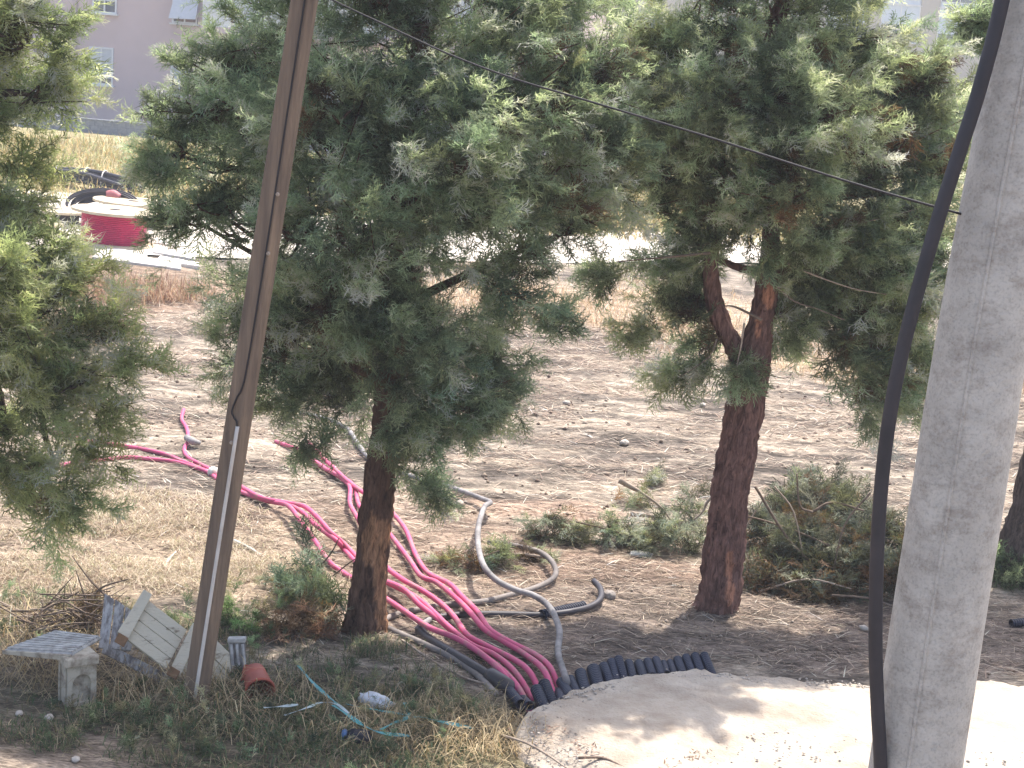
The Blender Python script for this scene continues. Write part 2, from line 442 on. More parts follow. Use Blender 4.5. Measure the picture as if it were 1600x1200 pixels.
def bark_material(name, c1, c2):
    m, n, L, b = new_mat(name)
    b.inputs['Roughness'].default_value = 0.95; b.inputs['Specular IOR Level'].default_value = 0.1
    tc = n.new('ShaderNodeTexCoord'); mp = n.new('ShaderNodeMapping'); mp.inputs['Scale'].default_value = (1, 1, 0.22)
    L.new(tc.outputs['Object'], mp.inputs['Vector'])
    nz = n.new('ShaderNodeTexNoise'); nz.inputs['Scale'].default_value = 38; nz.inputs['Detail'].default_value = 8; nz.inputs['Roughness'].default_value = 0.7; nz.inputs['Distortion'].default_value = 0.8
    L.new(mp.outputs[0], nz.inputs['Vector'])
    r = n.new('ShaderNodeValToRGB'); e = r.color_ramp.elements; e[0].position = 0.36; e[1].position = 0.66
    e[0].color = (*c2, 1); e[1].color = (*c1, 1)
    L.new(nz.outputs['Fac'], r.inputs['Fac'])
    a = n.new('ShaderNodeAttribute'); a.attribute_name = 'Col'
    mu = n.new('ShaderNodeVectorMath'); mu.operation = 'MULTIPLY'; L.new(r.outputs['Color'], mu.inputs[0]); L.new(a.outputs['Color'], mu.inputs[1])
    L.new(mu.outputs[0], b.inputs['Base Color'])
    bp = n.new('ShaderNodeBump'); bp.inputs['Strength'].default_value = 1.0; bp.inputs['Distance'].default_value = 0.03
    L.new(nz.outputs['Fac'], bp.inputs['Height']); L.new(bp.outputs[0], b.inputs['Normal'])
    return m
M_BARK_C = bark_material('brown_bark', (0.235, 0.135, 0.095), (0.055, 0.032, 0.025))
M_BARK_R = bark_material('red_brown_bark', (0.33, 0.185, 0.15), (0.075, 0.04, 0.035))
M_BARK_G = bark_material('grey_brown_bark', (0.19, 0.14, 0.12), (0.05, 0.04, 0.035))
M_TWIG = mat('dry_twig', (0.23, 0.17, 0.13), (0.11, 0.08, 0.06), scale=20, rough=0.9)
M_DEADWOOD = mat('pale_dead_wood', (0.42, 0.34, 0.27), (0.25, 0.19, 0.15), scale=20, rough=0.9)
WHITE = (1, 1, 1)

def blob_plumes(fol, mbt, blobs, Yt, trunk_pts, col, dens, nspray=24, plen=0.55, size=0.2, brown=0.05, branch=True):
    tp = [Vector(p) for p in trunk_pts]
    for bl in blobs:
        px, py, rx, ry = bl[:4]; dy = bl[4] if len(bl) > 4 else 0.0; droop = bl[5] if len(bl) > 5 else 0.15
        dm = bl[6] if len(bl) > 6 else 1.0
        cc = atY(px, py, Yt + dy); s = scl(cc); r3 = np.array([rx / s, max(0.18, 0.9 * (rx * ry) ** 0.5 / s), ry / s])
        c = np.array(cc)
        area = 4 * math.pi * ((r3[0] * r3[1]) ** 1.6 / 3 + (r3[0] * r3[2]) ** 1.6 / 3 + (r3[1] * r3[2]) ** 1.6 / 3) ** (1 / 1.6)
        n = max(4, int(area * dens * dm))
        u = rng.normal(size=(n, 3)); u /= np.linalg.norm(u, axis=1, keepdims=True)
        rr = rng.uniform(0.35, 1, (n, 1)) ** 0.55
        tips = c + u * rr * r3
        # plume direction: out from the trunk, lifted, with a little of the blob's own outward direction
        tz = np.array([[*min(tp, key=lambda q: abs(q.z - (z - 0.4)))] for z in tips[:, 2]])
        d = tips - tz; d[:, 2] = 0; d /= np.linalg.norm(d, axis=1, keepdims=True) + 1e-6
        d = d * 0.75 + u * 0.75 + rng.normal(0, 0.22, (n, 3)); d[:, 2] += droop
        d /= np.linalg.norm(d, axis=1, keepdims=True)
        ln = np.minimum(plen * rng.uniform(0.45, 1.5, n), max(0.28, 1.3 * float(r3.max())))
        p0 = tips - d * ln[:, None] * 0.85
        isb = rng.random(n) < brown
        if (~isb).any(): fol.plumes(p0[~isb], d[~isb], ln[~isb], col, nspray, size)
        if isb.any(): fol.plumes(p0[isb] - d[isb] * 0.12, d[isb], ln[isb] * 0.9, (0.12, 0.075, 0.045), nspray, size * 0.9, tipgain=0.1)
        if branch and droop > -0.05 and rx * ry > 1500:
            q = min(tp, key=lambda q: abs(q.z - (cc.z - 0.35 * (cc - q).xy.length)))
            mid = q.lerp(cc, 0.5) + Vector((0, 0, -0.08 + 0.1 * (droop > 0)))
            mbt.tube([q, mid, cc], [0.04, 0.024, 0.008], seg=6, n=4, cap=False, c=(0.7, 0.65, 0.6))
            for k in rng.choice(n, min(n, 9), replace=False):
                a = Vector(p0[k]); s0 = cc.lerp(q, 0.35 * random.random())
                mbt.tube([s0, s0.lerp(a, 0.5) + Vector((0, 0, -0.03)), a, Vector(tips[k])], [0.014, 0.010, 0.007, 0.003], seg=4, n=2, cap=False, c=(0.75, 0.68, 0.6))

# ------------------------------------------------------------------ centre tree
def px_path(L, Y): return [atY(px, py, Y) for px, py, *_ in L]
def trunk_mesh(name, root, specs, bark, extra, peel=None, peelcol=None):
    mb = MB()
    for P, R, n, seg in specs: mb.tube(P, R, seg=seg, n=n, rough=0.34, c=WHITE, fr=20)
    if peel:
        v = np.array(mb.v)
        for i, (x, y, z) in enumerate(mb.v):
            d = Vector((x, y, z)) - CAM; cx = 800 + F * d.dot(RT) / d.dot(FW); cy = 600 - F * d.dot(UP) / d.dot(FW)
            nn = float(fbm(np.array([cx / 11.0]), np.array([cy / 30.0]), 3)[0]) - 0.5
            for (x0, y0, rx, ry) in peel:
                if (((cx - x0) / rx) ** 2 + ((cy - y0) / ry) ** 2) + nn * 1.6 < 1: mb.c[i] = peelcol
    b = len(mb.v); mb.add(extra.v, extra.f); mb.c += extra.c
    return mb.obj(name, bark, root, smooth=True)

base = G(572, 985); YC = base.y; sC = scl(base)
tree = empty('cypress_tree', base, 'bushy blue green cypress in the middle, its dark trunk stripped to orange wood', 'tree')
tp = px_path([(568, 1000), (571, 975), (578, 900), (590, 780), (601, 680), (610, 600), (622, 480), (635, 330), (650, 150), (668, -60), (685, -220)], YC)
tr = [x / sC for x in (42, 31, 26, 24, 21, 20, 17, 15, 12, 8, 3)]
fol = Foliage(); ex = MB()
B = [(650, 90, 230, 160), (620, 300, 260, 150), (350, 190, 95, 120, 0.1), (258, 240, 50, 60, 0.1, 0.1), (310, 310, 70, 70, 0, 0), (400, 60, 90, 90, 0.2), (830, 150, 160, 160, -0.2), (880, 310, 110, 95, -0.1, 0.05),
     (960, 230, 70, 70, 0, 0.1), (545, 470, 180, 110, -0.3), (420, 470, 110, 95, 0, 0), (385, 590, 62, 85, 0, -0.3), (465, 620, 75, 75, 0.1, -0.3), (660, 530, 110, 90, -0.45, -0.1), (790, 440, 90, 60, -0.2, -0.1), (700, 625, 100, 62, -0.2, -0.35),
     (790, 625, 50, 34, -0.2, -0.4), (655, 730, 28, 70, -0.1, -0.9, 1.3), (885, 506, 45, 16, -0.1, -0.1, 1.6), (820, 490, 60, 30, -0.1, -.1), (770, 545, 60, 40, -.1, -.2), (810, 590, 45, 40, -.1, -.4), (730, 580, 80, 60, -.2, -.3), (770, 620, 70, 50, -.3, -.4), (520, -60, 220, 110), (880, 0, 150, 110, 0, .2), (640, -200, 210, 130), (600, 590, 60, 60, -0.5, -0.3), (680, 785, 16, 26, -0.1, -0.9, 1.3),
     (520, 180, 130, 130, -0.7), (740, 250, 130, 120, -0.8), (560, 370, 110, 90, -0.75), (970, 120, 60, 90, -0.1), (930, 190, 85, 110, 0.8), (1000, 290, 45, 50, 0), (930, 345, 60, 45, 0), (845, 395, 55, 38, -0.1, -0.1), (330, 100, 60, 50, 0.1), (215, 250, 26, 36, 0, 0.1), (480, 560, 80, 70, 0.2, -.2), (340, 480, 50, 60, .1, -.1), (290, 160, 60, 60, .1, .1), (280, 330, 60, 60, .1, 0), (470, 700, 60, 26, .1, -.3), (700, 690, 60, 45, -.1, -.5), (760, 660, 70, 30, -.2, -.5), (640, 680, 40, 60, -.3, -.7), (600, 520, 90, 80, -.5, -.2), (420, 160, 80, 90, -.4), (430, 350, 90, 90, -.5), (560, 610, 70, 60, 0.3, -.3), (770, 330, 90, 80, -.3)]
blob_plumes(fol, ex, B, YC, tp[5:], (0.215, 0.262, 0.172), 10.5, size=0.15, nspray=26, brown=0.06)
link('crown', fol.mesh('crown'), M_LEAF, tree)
trunk_mesh('trunk', tree, [(tp, tr, 16, 44)], M_BARK_C, ex, peel=[(578, 845, 14, 40), (594, 900, 9, 75), (600, 835, 10, 22), (604, 960, 5, 40)], peelcol=(2.6, 2.4, 1.9))

# ------------------------------------------------------------------ right tree
base = G(1120, 948); YR = base.y; sR = scl(base)
tree = empty('cypress_tree', base, 'cypress at right with a forked reddish trunk leaning above the cut branches', 'tree')
tpR = px_path([(1117, 965), (1122, 940), (1133, 850), (1142, 760), (1160, 660), (1174, 575), (1190, 500), (1200, 430), (1208, 330), (1215, 180), (1222, 0), (1230, -200)], YR)
trR = [x / sR for x in (46, 34, 30, 28, 27, 26, 18, 15, 12, 10, 7, 3)]
fork = px_path([(1168, 580), (1150, 545), (1128, 505), (1113, 455), (1112, 400), (1122, 300), (1130, 200), (1138, 60)], YR)
frR = [x / sR for x in (20, 15, 14, 13, 11, 9, 8, 4)]
fol = Foliage(); ex = MB()
B = [(1200, 40, 215, 170), (1250, 220, 225, 130), (1120, 290, 95, 100, -0.2), (1400, 300, 95, 160, 0.1, 0.05), (1330, 400, 130, 90, -0.2, -0.1), (1120, 385, 55, 45, -0.2, -0.1), (1010, 425, 80, 12, 0.1, -0.1, 1.1),
     (1065, 480, 70, 22, 0.1, -0.15, 1.2), (1060, 420, 60, 25, 0.1, -0.3, 0.8), (1400, 500, 80, 70, 0, -0.3), (1375, 610, 42, 60, 0, -0.7), (1300, 520, 75, 38, -0.1, -0.3), (1250, -140, 220, 130), (1160, 592, 14, 26, -0.25, -0.8, 1.2),
     (1075, 588, 40, 12, 0, -0.4, 0.6), (1040, 130, 70, 120, 0.1), (1470, 140, 60, 90, 0.2), (1440, 430, 50, 80, 0, -0.1), (1230, 300, 90, 90, -0.8), (1300, 180, 110, 100, -0.85), (1230, 400, 60, 40, -0.4, -0.1), (1470, 560, 35, 60, .2, -.5), (1100, 160, 90, 110, -.6), (1005, 190, 50, 90, 0.3), (1010, 50, 60, 80, 0.2), (1070, 260, 60, 80, 0), (1445, 230, 70, 90), (1465, 340, 45, 100, 0.1), (1430, 560, 45, 60, 0.1, -.3), (1340, 480, 90, 70, 0.1, -.2), (1250, 470, 50, 50, 0.2, -.2), (1400, 420, 80, 80, -.2, -.1), (1345, 560, 70, 50, -.1, -.4), (1380, 60, 70, 90), (1300, 440, 100, 60, .3, -.1), (1370, 500, 80, 60, .2, -.3), (1420, 470, 60, 70, -.1, -.2), (1370, 660, 30, 36, 0, -.8), (1250, 540, 40, 36, .3, -.3), (1430, 620, 30, 50, .1, -.6), (1500, 230, 30, 80, .2), (1050, 465, 60, 45, .1, -.2), (990, 522, 40, 12, .0, -.1, 1.6), (1095, 540, 22, 30, .1, -.4), (940, 438, 40, 8, .1, 0, 1.8), (1040, 590, 45, 14, .1, -.3), (1080, 400, 60, 50, .2, -.1), (1020, 120, 50, 90, .2), (1025, 270, 40, 60, .2, 0), (1060, 350, 60, 50, .2, 0), (1460, 400, 45, 70, .3), (1440, 130, 70, 80, .1), (1400, 560, 60, 50, .2, -.4)]
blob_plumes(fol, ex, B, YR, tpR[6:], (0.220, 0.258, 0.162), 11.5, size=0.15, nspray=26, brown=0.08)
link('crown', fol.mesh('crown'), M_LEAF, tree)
trunk_mesh('trunk', tree, [(tpR, trR, 16, 44), (fork, frR, 10, 24)], M_BARK_R, ex, peel=[(1200, 460, 9, 24), (1184, 510, 5, 18), (1140, 905, 6, 40)], peelcol=(2.2, 1.9, 1.5))
def stick(path, r, parent, m, Y, name='dead_branch'):
    mb = MB(); mb.tube([atY(x, y, Y) for x, y in path], [r * 0.7, r * 0.5] + [r * 0.28] * (len(path) - 2), seg=6, n=5, rough=0.1); return mb.obj(name, m, parent, smooth=True)
for pth, r, m in (([(1163, 505), (1158, 540), (1152, 570), (1153, 590)], 0.012, M_DEADWOOD), ([(1205, 440), (1240, 470), (1275, 482), (1320, 500)], 0.014, M_TWIG), ([(1190, 500), (1150, 480), (1130, 478)], 0.016, M_TWIG),
                  ([(1120, 530), (1110, 555), (1085, 575), (1060, 590)], 0.009, M_TWIG), ([(1110, 395), (1040, 402), (1005, 405), (965, 409)], 0.017, M_TWIG),
                  ([(1205, 400), (1260, 425), (1330, 450), (1385, 460)], 0.016, M_DEADWOOD), ([(1330, 352), (1400, 335), (1460, 320)], 0.008, M_DEADWOOD)):
    stick(pth, r, tree, m, YR - 0.3)

# ------------------------------------------------------------------ left tree (yellower, cut by the frame)
base = G(-90, 985); YL = base.y; sL = scl(base)
tree = empty('cypress_tree', base, 'yellow green sunlit cypress cut off by the left edge of the picture', 'tree')
tpL = px_path([(-92, 1000), (-85, 900), (-75, 750), (-60, 560), (-50, 380), (-35, 150), (-15, -100)], YL)
trL = [x / sL for x in (34, 28, 25, 21, 17, 12, 4)]
fol = Foliage(); ex = MB()
B = [(10, 60, 90, 110, 0.1), (75, 150, 65, 45, 0, 0.1), (110, 95, 30, 40, 0, 0.3), (10, 190, 70, 60, 0, 0.1), (0, 290, 55, 60), (40, 400, 75, 60, -0.2, 0.1), (100, 395, 40, 35, -.2, .1), (40, 480, 85, 70, -0.2), (20, 570, 90, 75, -0.3, 0), (130, 515, 50, 30, -0.3, 0.5, 1.1), (195, 490, 24, 14, -0.3, 0.7, 1.2),
     (150, 580, 70, 26, -0.3, 0.15, 1.1), (220, 572, 30, 11, -0.3, 0.2, 1.2), (180, 655, 40, 14, -0.2, 0.1), (20, 680, 70, 60, -0.2, -0.2), (130, 770, 60, 26, -0.2, -0.1), (95, 800, 12, 45, -0.2, -0.9, 1.2), (150, 715, 45, 30, -0.1, -0.2), (40, 750, 50, 40, -0.2, -0.4),
     (-120, 100, 130, 150), (-130, 350, 140, 150), (-130, 600, 140, 140), (-30, -80, 160, 90), (-10, 450, 80, 120, -0.7), (65, 250, 40, 20, 0, 0.1, .8), (60, 620, 50, 50, -.4, -.1), (60, 330, 50, 40), (110, 450, 50, 45, -.3), (60, 540, 80, 60, -.5), (100, 600, 60, 50, -.2), (70, 730, 60, 40, -.3, -.2), (40, 20, 90, 50)]
blob_plumes(fol, ex, B, YL, tpL[2:], (0.29, 0.33, 0.17), 11, size=0.16, nspray=26, brown=0.04)
link('crown', fol.mesh('crown'), M_LEAF, tree)
for q in ([(40, 540), (60, 600), (70, 680), (85, 720)], [(75, 560), (85, 600), (100, 660), (103, 690)], [(-20, 560), (0, 620), (10, 680)]):
    ex.tube([atY(x, y, YL - 0.1) for x, y in q], [0.03, 0.026, 0.02, 0.012][:len(q)], seg=7, n=4, rough=0.1, c=(0.9, 0.85, 0.8))
trunk_mesh('trunk', tree, [(tpL, trL, 9, 20)], M_BARK_G, ex)

# ------------------------------------------------------------------ tree at the right edge, behind the concrete pole
base = G(1592, 905); YE = base.y; sE = scl(base)
tree = empty('cypress_tree', base, 'thick dark trunked tree behind the concrete pole at the right edge', 'tree')
tpE = px_path([(1600, 930), (1602, 900), (1606, 840), (1614, 790), (1632, 700), (1650, 560), (1664, 400), (1680, 200), (1700, -50)], YE)
trE = [x / sE for x in (56, 48, 40, 30, 27, 24, 20, 14, 5)]
fol = Foliage(); ex = MB()
B = [(1560, 60, 50, 60, 0, 0.2), (1545, 40, 30, 24, -0.2, 0.3), (1510, 30, 18, 12, -0.2, 0.2), (1650, 100, 120, 150), (1750, 250, 150, 150), (1640, 330, 90, 110), (1750, 0, 150, 150), (1565, 890, 20, 22, -0.2, 0.1), (1590, 900, 26, 18, -0.3, 0.1), (1535, 250, 35, 90, 0.3)]
blob_plumes(fol, ex, B, YE, tpE[5:], (0.14, 0.180, 0.115), 9.0, size=0.165, brown=0.04)
link('crown', fol.mesh('crown'), M_LEAF, tree)
trunk_mesh('trunk', tree, [(tpE, trE, 8, 24)], M_BARK_G, ex)

# ------------------------------------------------------------------ cut branches and bushes on the ground
def heap(name, blobs, label, cat, col, sticks, Y0=None, dens=8, size=0.17, brown=0.15, plen=0.4, nspray=18):
    o = G(blobs[0][0], blobs[0][1] + blobs[0][3]); root = empty(name, o, label, cat)
    f = Foliage(); ex = MB()
    for b in blobs:
        yb = G(b[0], b[1] + b[3] * 0.9).y + 0.1
        c = atY(b[0], b[1], yb)
        blob_plumes(f, ex, [(b[0], b[1], b[2], b[3], 0, b[4] if len(b) > 4 else 0.0)], yb, [Vector((c.x, c.y, 0))], col, dens, nspray, plen, size, brown, branch=False)
    link('foliage', f.mesh('foliage'), M_DRYLEAF, root)
    for pth, r, m, yb in sticks:
        Yb = G(*yb).y; mb = MB(); mb.tube([atY(x, y, Yb - 0.05) for x, y in pth], [r, r * 0.85] + [r * 0.6] * (len(pth) - 2), seg=7, n=4, rough=0.12)
        mb.obj('stick', m, root, smooth=True)
    return root
heap('branch_heap', [(1275, 850, 85, 60), (1310, 800, 45, 40), (1215, 870, 60, 42), (1210, 800, 40, 25), (1345, 890, 40, 45), (1250, 915, 110, 20), (1245, 765, 18, 26, 0.5), (1335, 800, 24, 14, 0), (1180, 830, 30, 35), (1420, 880, 45, 50), (1270, 890, 110, 40), (1330, 850, 60, 50), (1230, 830, 60, 45), (1300, 760, 30, 25, .3), (1340, 815, 40, 45, -.2), (1285, 790, 60, 45, -.1), (1370, 850, 40, 60, -.2), (1240, 790, 45, 40, 0), (1290, 930, 110, 18), (1400, 850, 40, 60), (1398, 905, 40, 45), (1190, 905, 60, 25)],
     'tall heap of cut dark green cypress branches beside the reddish trunk', 'branch heap', (0.105, 0.112, 0.085),
     [([(1130, 800), (1200, 815), (1290, 850), (1350, 900)], .009, M_TWIG, (1280, 910)), ([(1210, 760), (1240, 800), (1255, 870)], .007, M_DEADWOOD, (1250, 915)), ([(1360, 770), (1320, 820), (1300, 900)], .008, M_TWIG, (1320, 925)), ([(1185, 925), (1260, 905), (1330, 920)], .009, M_DEADWOOD, (1260, 935)), ([(1160, 905), (1185, 898), (1198, 878)], 0.022, M_DEADWOOD, (1190, 910)), ([(1270, 800), (1250, 790), (1245, 740)], 0.01, M_TWIG, (1260, 900)), ([(1270, 800), (1300, 785), (1350, 798)], 0.012, M_TWIG, (1300, 900)),
      ([(1180, 760), (1230, 840), (1290, 900)], 0.012, M_TWIG, (1240, 910)), ([(1300, 930), (1360, 935), (1400, 950)], 0.01, M_TWIG, (1340, 950)), ([(1240, 830), (1280, 845), (1320, 860)], .012, M_TWIG, (1280, 905)), ([(1150, 850), (1180, 800), (1200, 770)], .008, M_DEADWOOD, (1180, 880))], dens=15, size=0.15, brown=0.36)
heap('branch_heap', [(865, 828, 55, 20), (950, 832, 70, 24), (1040, 840, 60, 32), (1075, 800, 35, 28), (1000, 780, 25, 18, 0.5), (1020, 745, 9, 18, 0.9), (905, 838, 50, 18), (1000, 835, 50, 26), (1085, 850, 30, 24), (835, 835, 30, 14)],
     'low heap of wilted grey green branches between the grey cable and the right trunk', 'branch heap', (0.20, 0.215, 0.15),
     [([(968, 750), (985, 760), (1000, 768)], 0.028, M_DEADWOOD, (990, 830)), ([(1000, 768), (1030, 790), (1050, 815)], 0.013, M_DEADWOOD, (1020, 840)), ([(985, 803), (1010, 805), (1038, 811)], 0.024, M_DEADWOOD, (1010, 835)),
      ([(1120, 768), (1105, 785), (1098, 800), (1084, 812)], 0.014, M_DEADWOOD, (1100, 850)), ([(900, 815), (960, 830), (1020, 850)], 0.008, M_TWIG, (960, 850)), ([(1035, 810), (1050, 830), (1058, 842)], .01, M_DEADWOOD, (1045, 850))], dens=15, brown=0.3, size=0.13)
heap('branch_heap', [(725, 882, 42, 16), (790, 872, 50, 22), (700, 872, 20, 12), (830, 868, 25, 14)],
     'small flat spread of wilted branches inside the loop of grey cable', 'branch heap', (0.20, 0.22, 0.14),
     [([(805, 866), (835, 868), (860, 874)], 0.013, M_DEADWOOD, (830, 880)), ([(690, 900), (730, 880), (780, 860)], 0.006, M_TWIG, (740, 895))], dens=16, brown=0.3, size=0.12)
heap('bush', [(478, 885, 36, 40, 0.4), (500, 925, 40, 35, 0.2), (450, 925, 22, 24, 0.2), (520, 960, 30, 30, 0.2)],
     'small dark green cypress bush left of the middle trunk', 'bush', (0.11, 0.135, 0.095),
     [([(505, 880), (520, 860), (530, 840)], 0.006, M_TWIG, (500, 960)), ([(520, 900), (545, 880), (560, 870)], .006, M_TWIG, (520, 960))], dens=8, brown=0.15)
heap('dead_bush', [(470, 968, 34, 28, 0.1), (440, 990, 26, 18), (495, 985, 20, 18)],
     'clump of dead rust brown twigs at the foot of the small green bush', 'bush', (0.19, 0.11, 0.07), [], dens=10, brown=0.6, size=0.13)
heap('leafy_weed', [(362, 968, 28, 20, 0.3), (395, 985, 22, 14, 0.2)], 'bright green leafy weed just right of the timber pole', 'weed', (0.10, 0.17, 0.055), [], dens=14, brown=0.0, size=0.09, plen=0.2)

# ------------------------------------------------------------------ grass and straw
def strands(P, L, az, el, w, C, bendz=0.0):
    n = len(P); d = np.stack([np.cos(az) * np.cos(el), np.sin(az) * np.cos(el), np.sin(el)], -1)
    s = np.stack([-np.sin(az), np.cos(az), np.zeros(n)], -1) * (w / 2)[:, None]
    mid = P + d * (L * 0.55)[:, None]; tip = P + d * L[:, None]; tip[:, 2] -= bendz * L
    V = np.stack([P - s, P + s, mid + s * 0.8, tip, mid - s * 0.8], 1).reshape(-1, 3)
    i = np.arange(n)[:, None] * 5
    Fq = np.concatenate([i + np.array([[0, 1, 2, 4]]), i + np.array([[4, 2, 3, 3]])])
    tri = np.concatenate([i + np.array([[0, 1, 2]]), i + np.array([[0, 2, 4]]), i + np.array([[4, 2, 3]])])
    return V, tri, np.repeat(C, 5, 0)
M_STRAW = vcol_mat('straw', rough=0.9, trans=0.25, spec=0.2, tcol=(1.1, 1.0, 0.8))
def scatter(name, label, cat, n, region, Lr, elr, wr, cols, bend=0.1, az=None, z=0.005, mask=None):
    P = region(n)
    if mask is not None: P = P[mask(P)]
    n = len(P)
    P = np.c_[P, hz(P[:, 0], P[:, 1]) + z + rng.random(n) * z]
    A = rng.uniform(0, 2 * np.pi, n) if az is None else az(n)
    cols = np.array(cols); C = cols[rng.integers(0, len(cols), n)] * np.exp(rng.normal(0, 0.22, (n, 1)))
    kd = np.clip(P[:, 1] / 11.5, 1, 2.2)
    V, T, C = strands(P, rng.uniform(*Lr, n) * kd ** 0.4, A, np.radians(rng.uniform(*elr, n)), rng.uniform(*wr, n) * kd, np.clip(C, 0.01, 0.75), bend)
    o = link(name, np_mesh(name, V, T, C), M_STRAW)
    return tag(o, label, cat, kind='stuff')
def rect(x0, x1, y0, y1): return lambda n: np.c_[rng.uniform(x0, x1, n), rng.uniform(y0, y1, n)]
def blobs_region(L):
    def f(n):
        k = rng.integers(0, len(L), n); cs = np.array([W2(b[0], b[1]) for b in L]); rs = np.array([[b[2], b[3]] for b in L])
        a = rng.uniform(0, 2 * np.pi, n); r = np.sqrt(rng.random(n)) * rng.uniform(0.7, 1.15, n)
        return cs[k] + rs[k] * np.c_[r * np.cos(a), r * np.sin(a)]
    return f
def ground_edge(P):   # keep off the gravel
    e = np.array([W2(812, 1140), W2(885, 1085), W2(1085, 1049), W2(1360, 1070), W2(1600, 1072)])
    yy = np.interp(P[:, 0], e[:, 0], e[:, 1]); return (P[:, 1] > yy + 0.1) | (P[:, 0] < e[0, 0] - 0.02 - 0.33 * np.clip(e[0, 1] - P[:, 1], -1, 0) + np.minimum(0, 0) + 0.75 * np.clip(e[0, 1] - P[:, 1], 0, 3))
straw_c = [(0.55, 0.45, 0.35), (0.46, 0.36, 0.28), (0.66, 0.58, 0.48), (0.36, 0.27, 0.21), (0.17, 0.125, 0.105), (0.13, 0.10, 0.085), (0.24, 0.18, 0.15)]
dens_mask = lambda P: ground_edge(P) & (rng.random(len(P)) < np.clip((fbm(P[:, 0] * 0.8 + 5, P[:, 1] * 1.8, 4) - 0.33) / 0.25, 0.12, 1))
scatter('straw', 'flattened pale straw strewn over the mown field', 'straw', 150000, rect(-7.5, 8.5, 10.2, 25), (0.04, 0.17), (0, 18), (0.003, 0.0075), straw_c, 0.04, az=lambda n: rng.normal(0, 0.6, n) + np.pi * rng.integers(0, 2, n), mask=dens_mask)
scatter('litter', 'fine brown needles and twigs littering the shaded soil', 'litter', 36000, rect(-5, 5.5, 9.6, 13.5), (0.02, 0.09), (0, 18), (0.002, 0.005), [(0.22, 0.16, 0.12), (0.33, 0.26, 0.19), (0.14, 0.10, 0.08), (0.45, 0.37, 0.28)], 0.03, mask=ground_edge)
scatter('dry_grass', 'uncut golden dry grass standing behind the mown strip', 'grass', 24000, blobs_region([(960, 480, 3.4, 2.2), (880, 440, 3, 2.2), (1080, 520, 2, 1.2), (1330, 570, 2.6, 1.5), (1500, 600, 2.2, 1.5), (760, 470, 3, 2)]), (0.06, 0.24), (5, 75), (0.003, 0.006), [(0.56, 0.45, 0.31), (0.50, 0.38, 0.26), (0.64, 0.53, 0.40), (0.40, 0.28, 0.2)], 0.2, mask=lambda P: rng.random(len(P)) < np.clip((fbm(P[:, 0] * 1.1 + 3, P[:, 1] * 1.6, 4) - 0.36) / 0.2, 0.04, 1))
scatter('dry_weeds', 'pinkish brown dry weeds in front of the cable reel', 'weeds', 7000, blobs_region([(190, 462, 1.3, 0.8), (150, 466, 1.0, .8), (240, 462, .9, .7), (110, 520, .8, 1.0), (205, 382, .3, .2)]), (0.1, 0.36), (10, 85), (0.004, 0.007), [(0.36, 0.23, 0.17), (0.46, 0.33, 0.24), (0.30, 0.19, 0.14), (0.5, 0.4, 0.28)], 0.15)
scatter('far_grass', 'yellow green overgrown grass in front of the pink building', 'grass', 30000, rect(-24, 10, 38, 60), (0.15, 0.5), (15, 80), (0.008, 0.018), [(0.40, 0.34, 0.17), (0.50, 0.40, 0.22), (0.30, 0.30, 0.13), (0.44, 0.33, 0.16), (0.26, 0.27, 0.12)], 0.25)
scatter('dry_grass', 'tangled straw coloured grass on the sunny left below the yellow green tree', 'grass', 42000, blobs_region([(150, 870, 1.5, 0.8), (260, 850, 1.2, 0.9), (60, 900, .9, .8), (330, 900, 1.0, .5), (420, 910, .7, .5), (230, 800, .9, .6)]), (0.05, 0.2), (0, 45), (0.002, 0.0045), [(0.52, 0.43, 0.33), (0.60, 0.51, 0.40), (0.44, 0.35, 0.26), (0.25, 0.18, 0.14), (0.31, 0.29, 0.17)], 0.3, mask=lambda P: rng.random(len(P)) < np.clip((fbm(P[:, 0] * 2.2 + 3, P[:, 1] * 2.8, 4) - 0.38) / 0.16, 0.06, 1))
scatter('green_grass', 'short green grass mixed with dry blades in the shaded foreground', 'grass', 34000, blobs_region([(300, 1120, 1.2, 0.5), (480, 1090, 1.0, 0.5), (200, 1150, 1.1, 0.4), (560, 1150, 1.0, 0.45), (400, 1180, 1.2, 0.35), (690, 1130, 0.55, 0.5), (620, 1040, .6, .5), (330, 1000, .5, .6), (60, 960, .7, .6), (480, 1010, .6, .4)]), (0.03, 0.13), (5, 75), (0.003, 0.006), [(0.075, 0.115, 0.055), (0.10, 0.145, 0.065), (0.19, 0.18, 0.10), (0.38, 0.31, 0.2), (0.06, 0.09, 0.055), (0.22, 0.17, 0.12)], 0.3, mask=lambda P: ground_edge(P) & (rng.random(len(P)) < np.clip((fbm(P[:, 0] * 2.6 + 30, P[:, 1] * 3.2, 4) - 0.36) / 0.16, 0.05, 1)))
scatter('dry_grass', 'long bent dry blades among the timber debris in the left foreground', 'grass', 2600, blobs_region([(260, 1090, 0.9, 0.3), (120, 1060, .8, .4), (60, 1010, .5, .5), (700, 1160, .6, .35), (500, 1130, 1.2, .4), (750, 1150, .4, .35)]), (0.15, 0.42), (8, 60), (0.003, 0.006), [(0.50, 0.40, 0.25), (0.42, 0.33, 0.2), (0.33, 0.25, 0.15)], 0.35, mask=ground_edge)

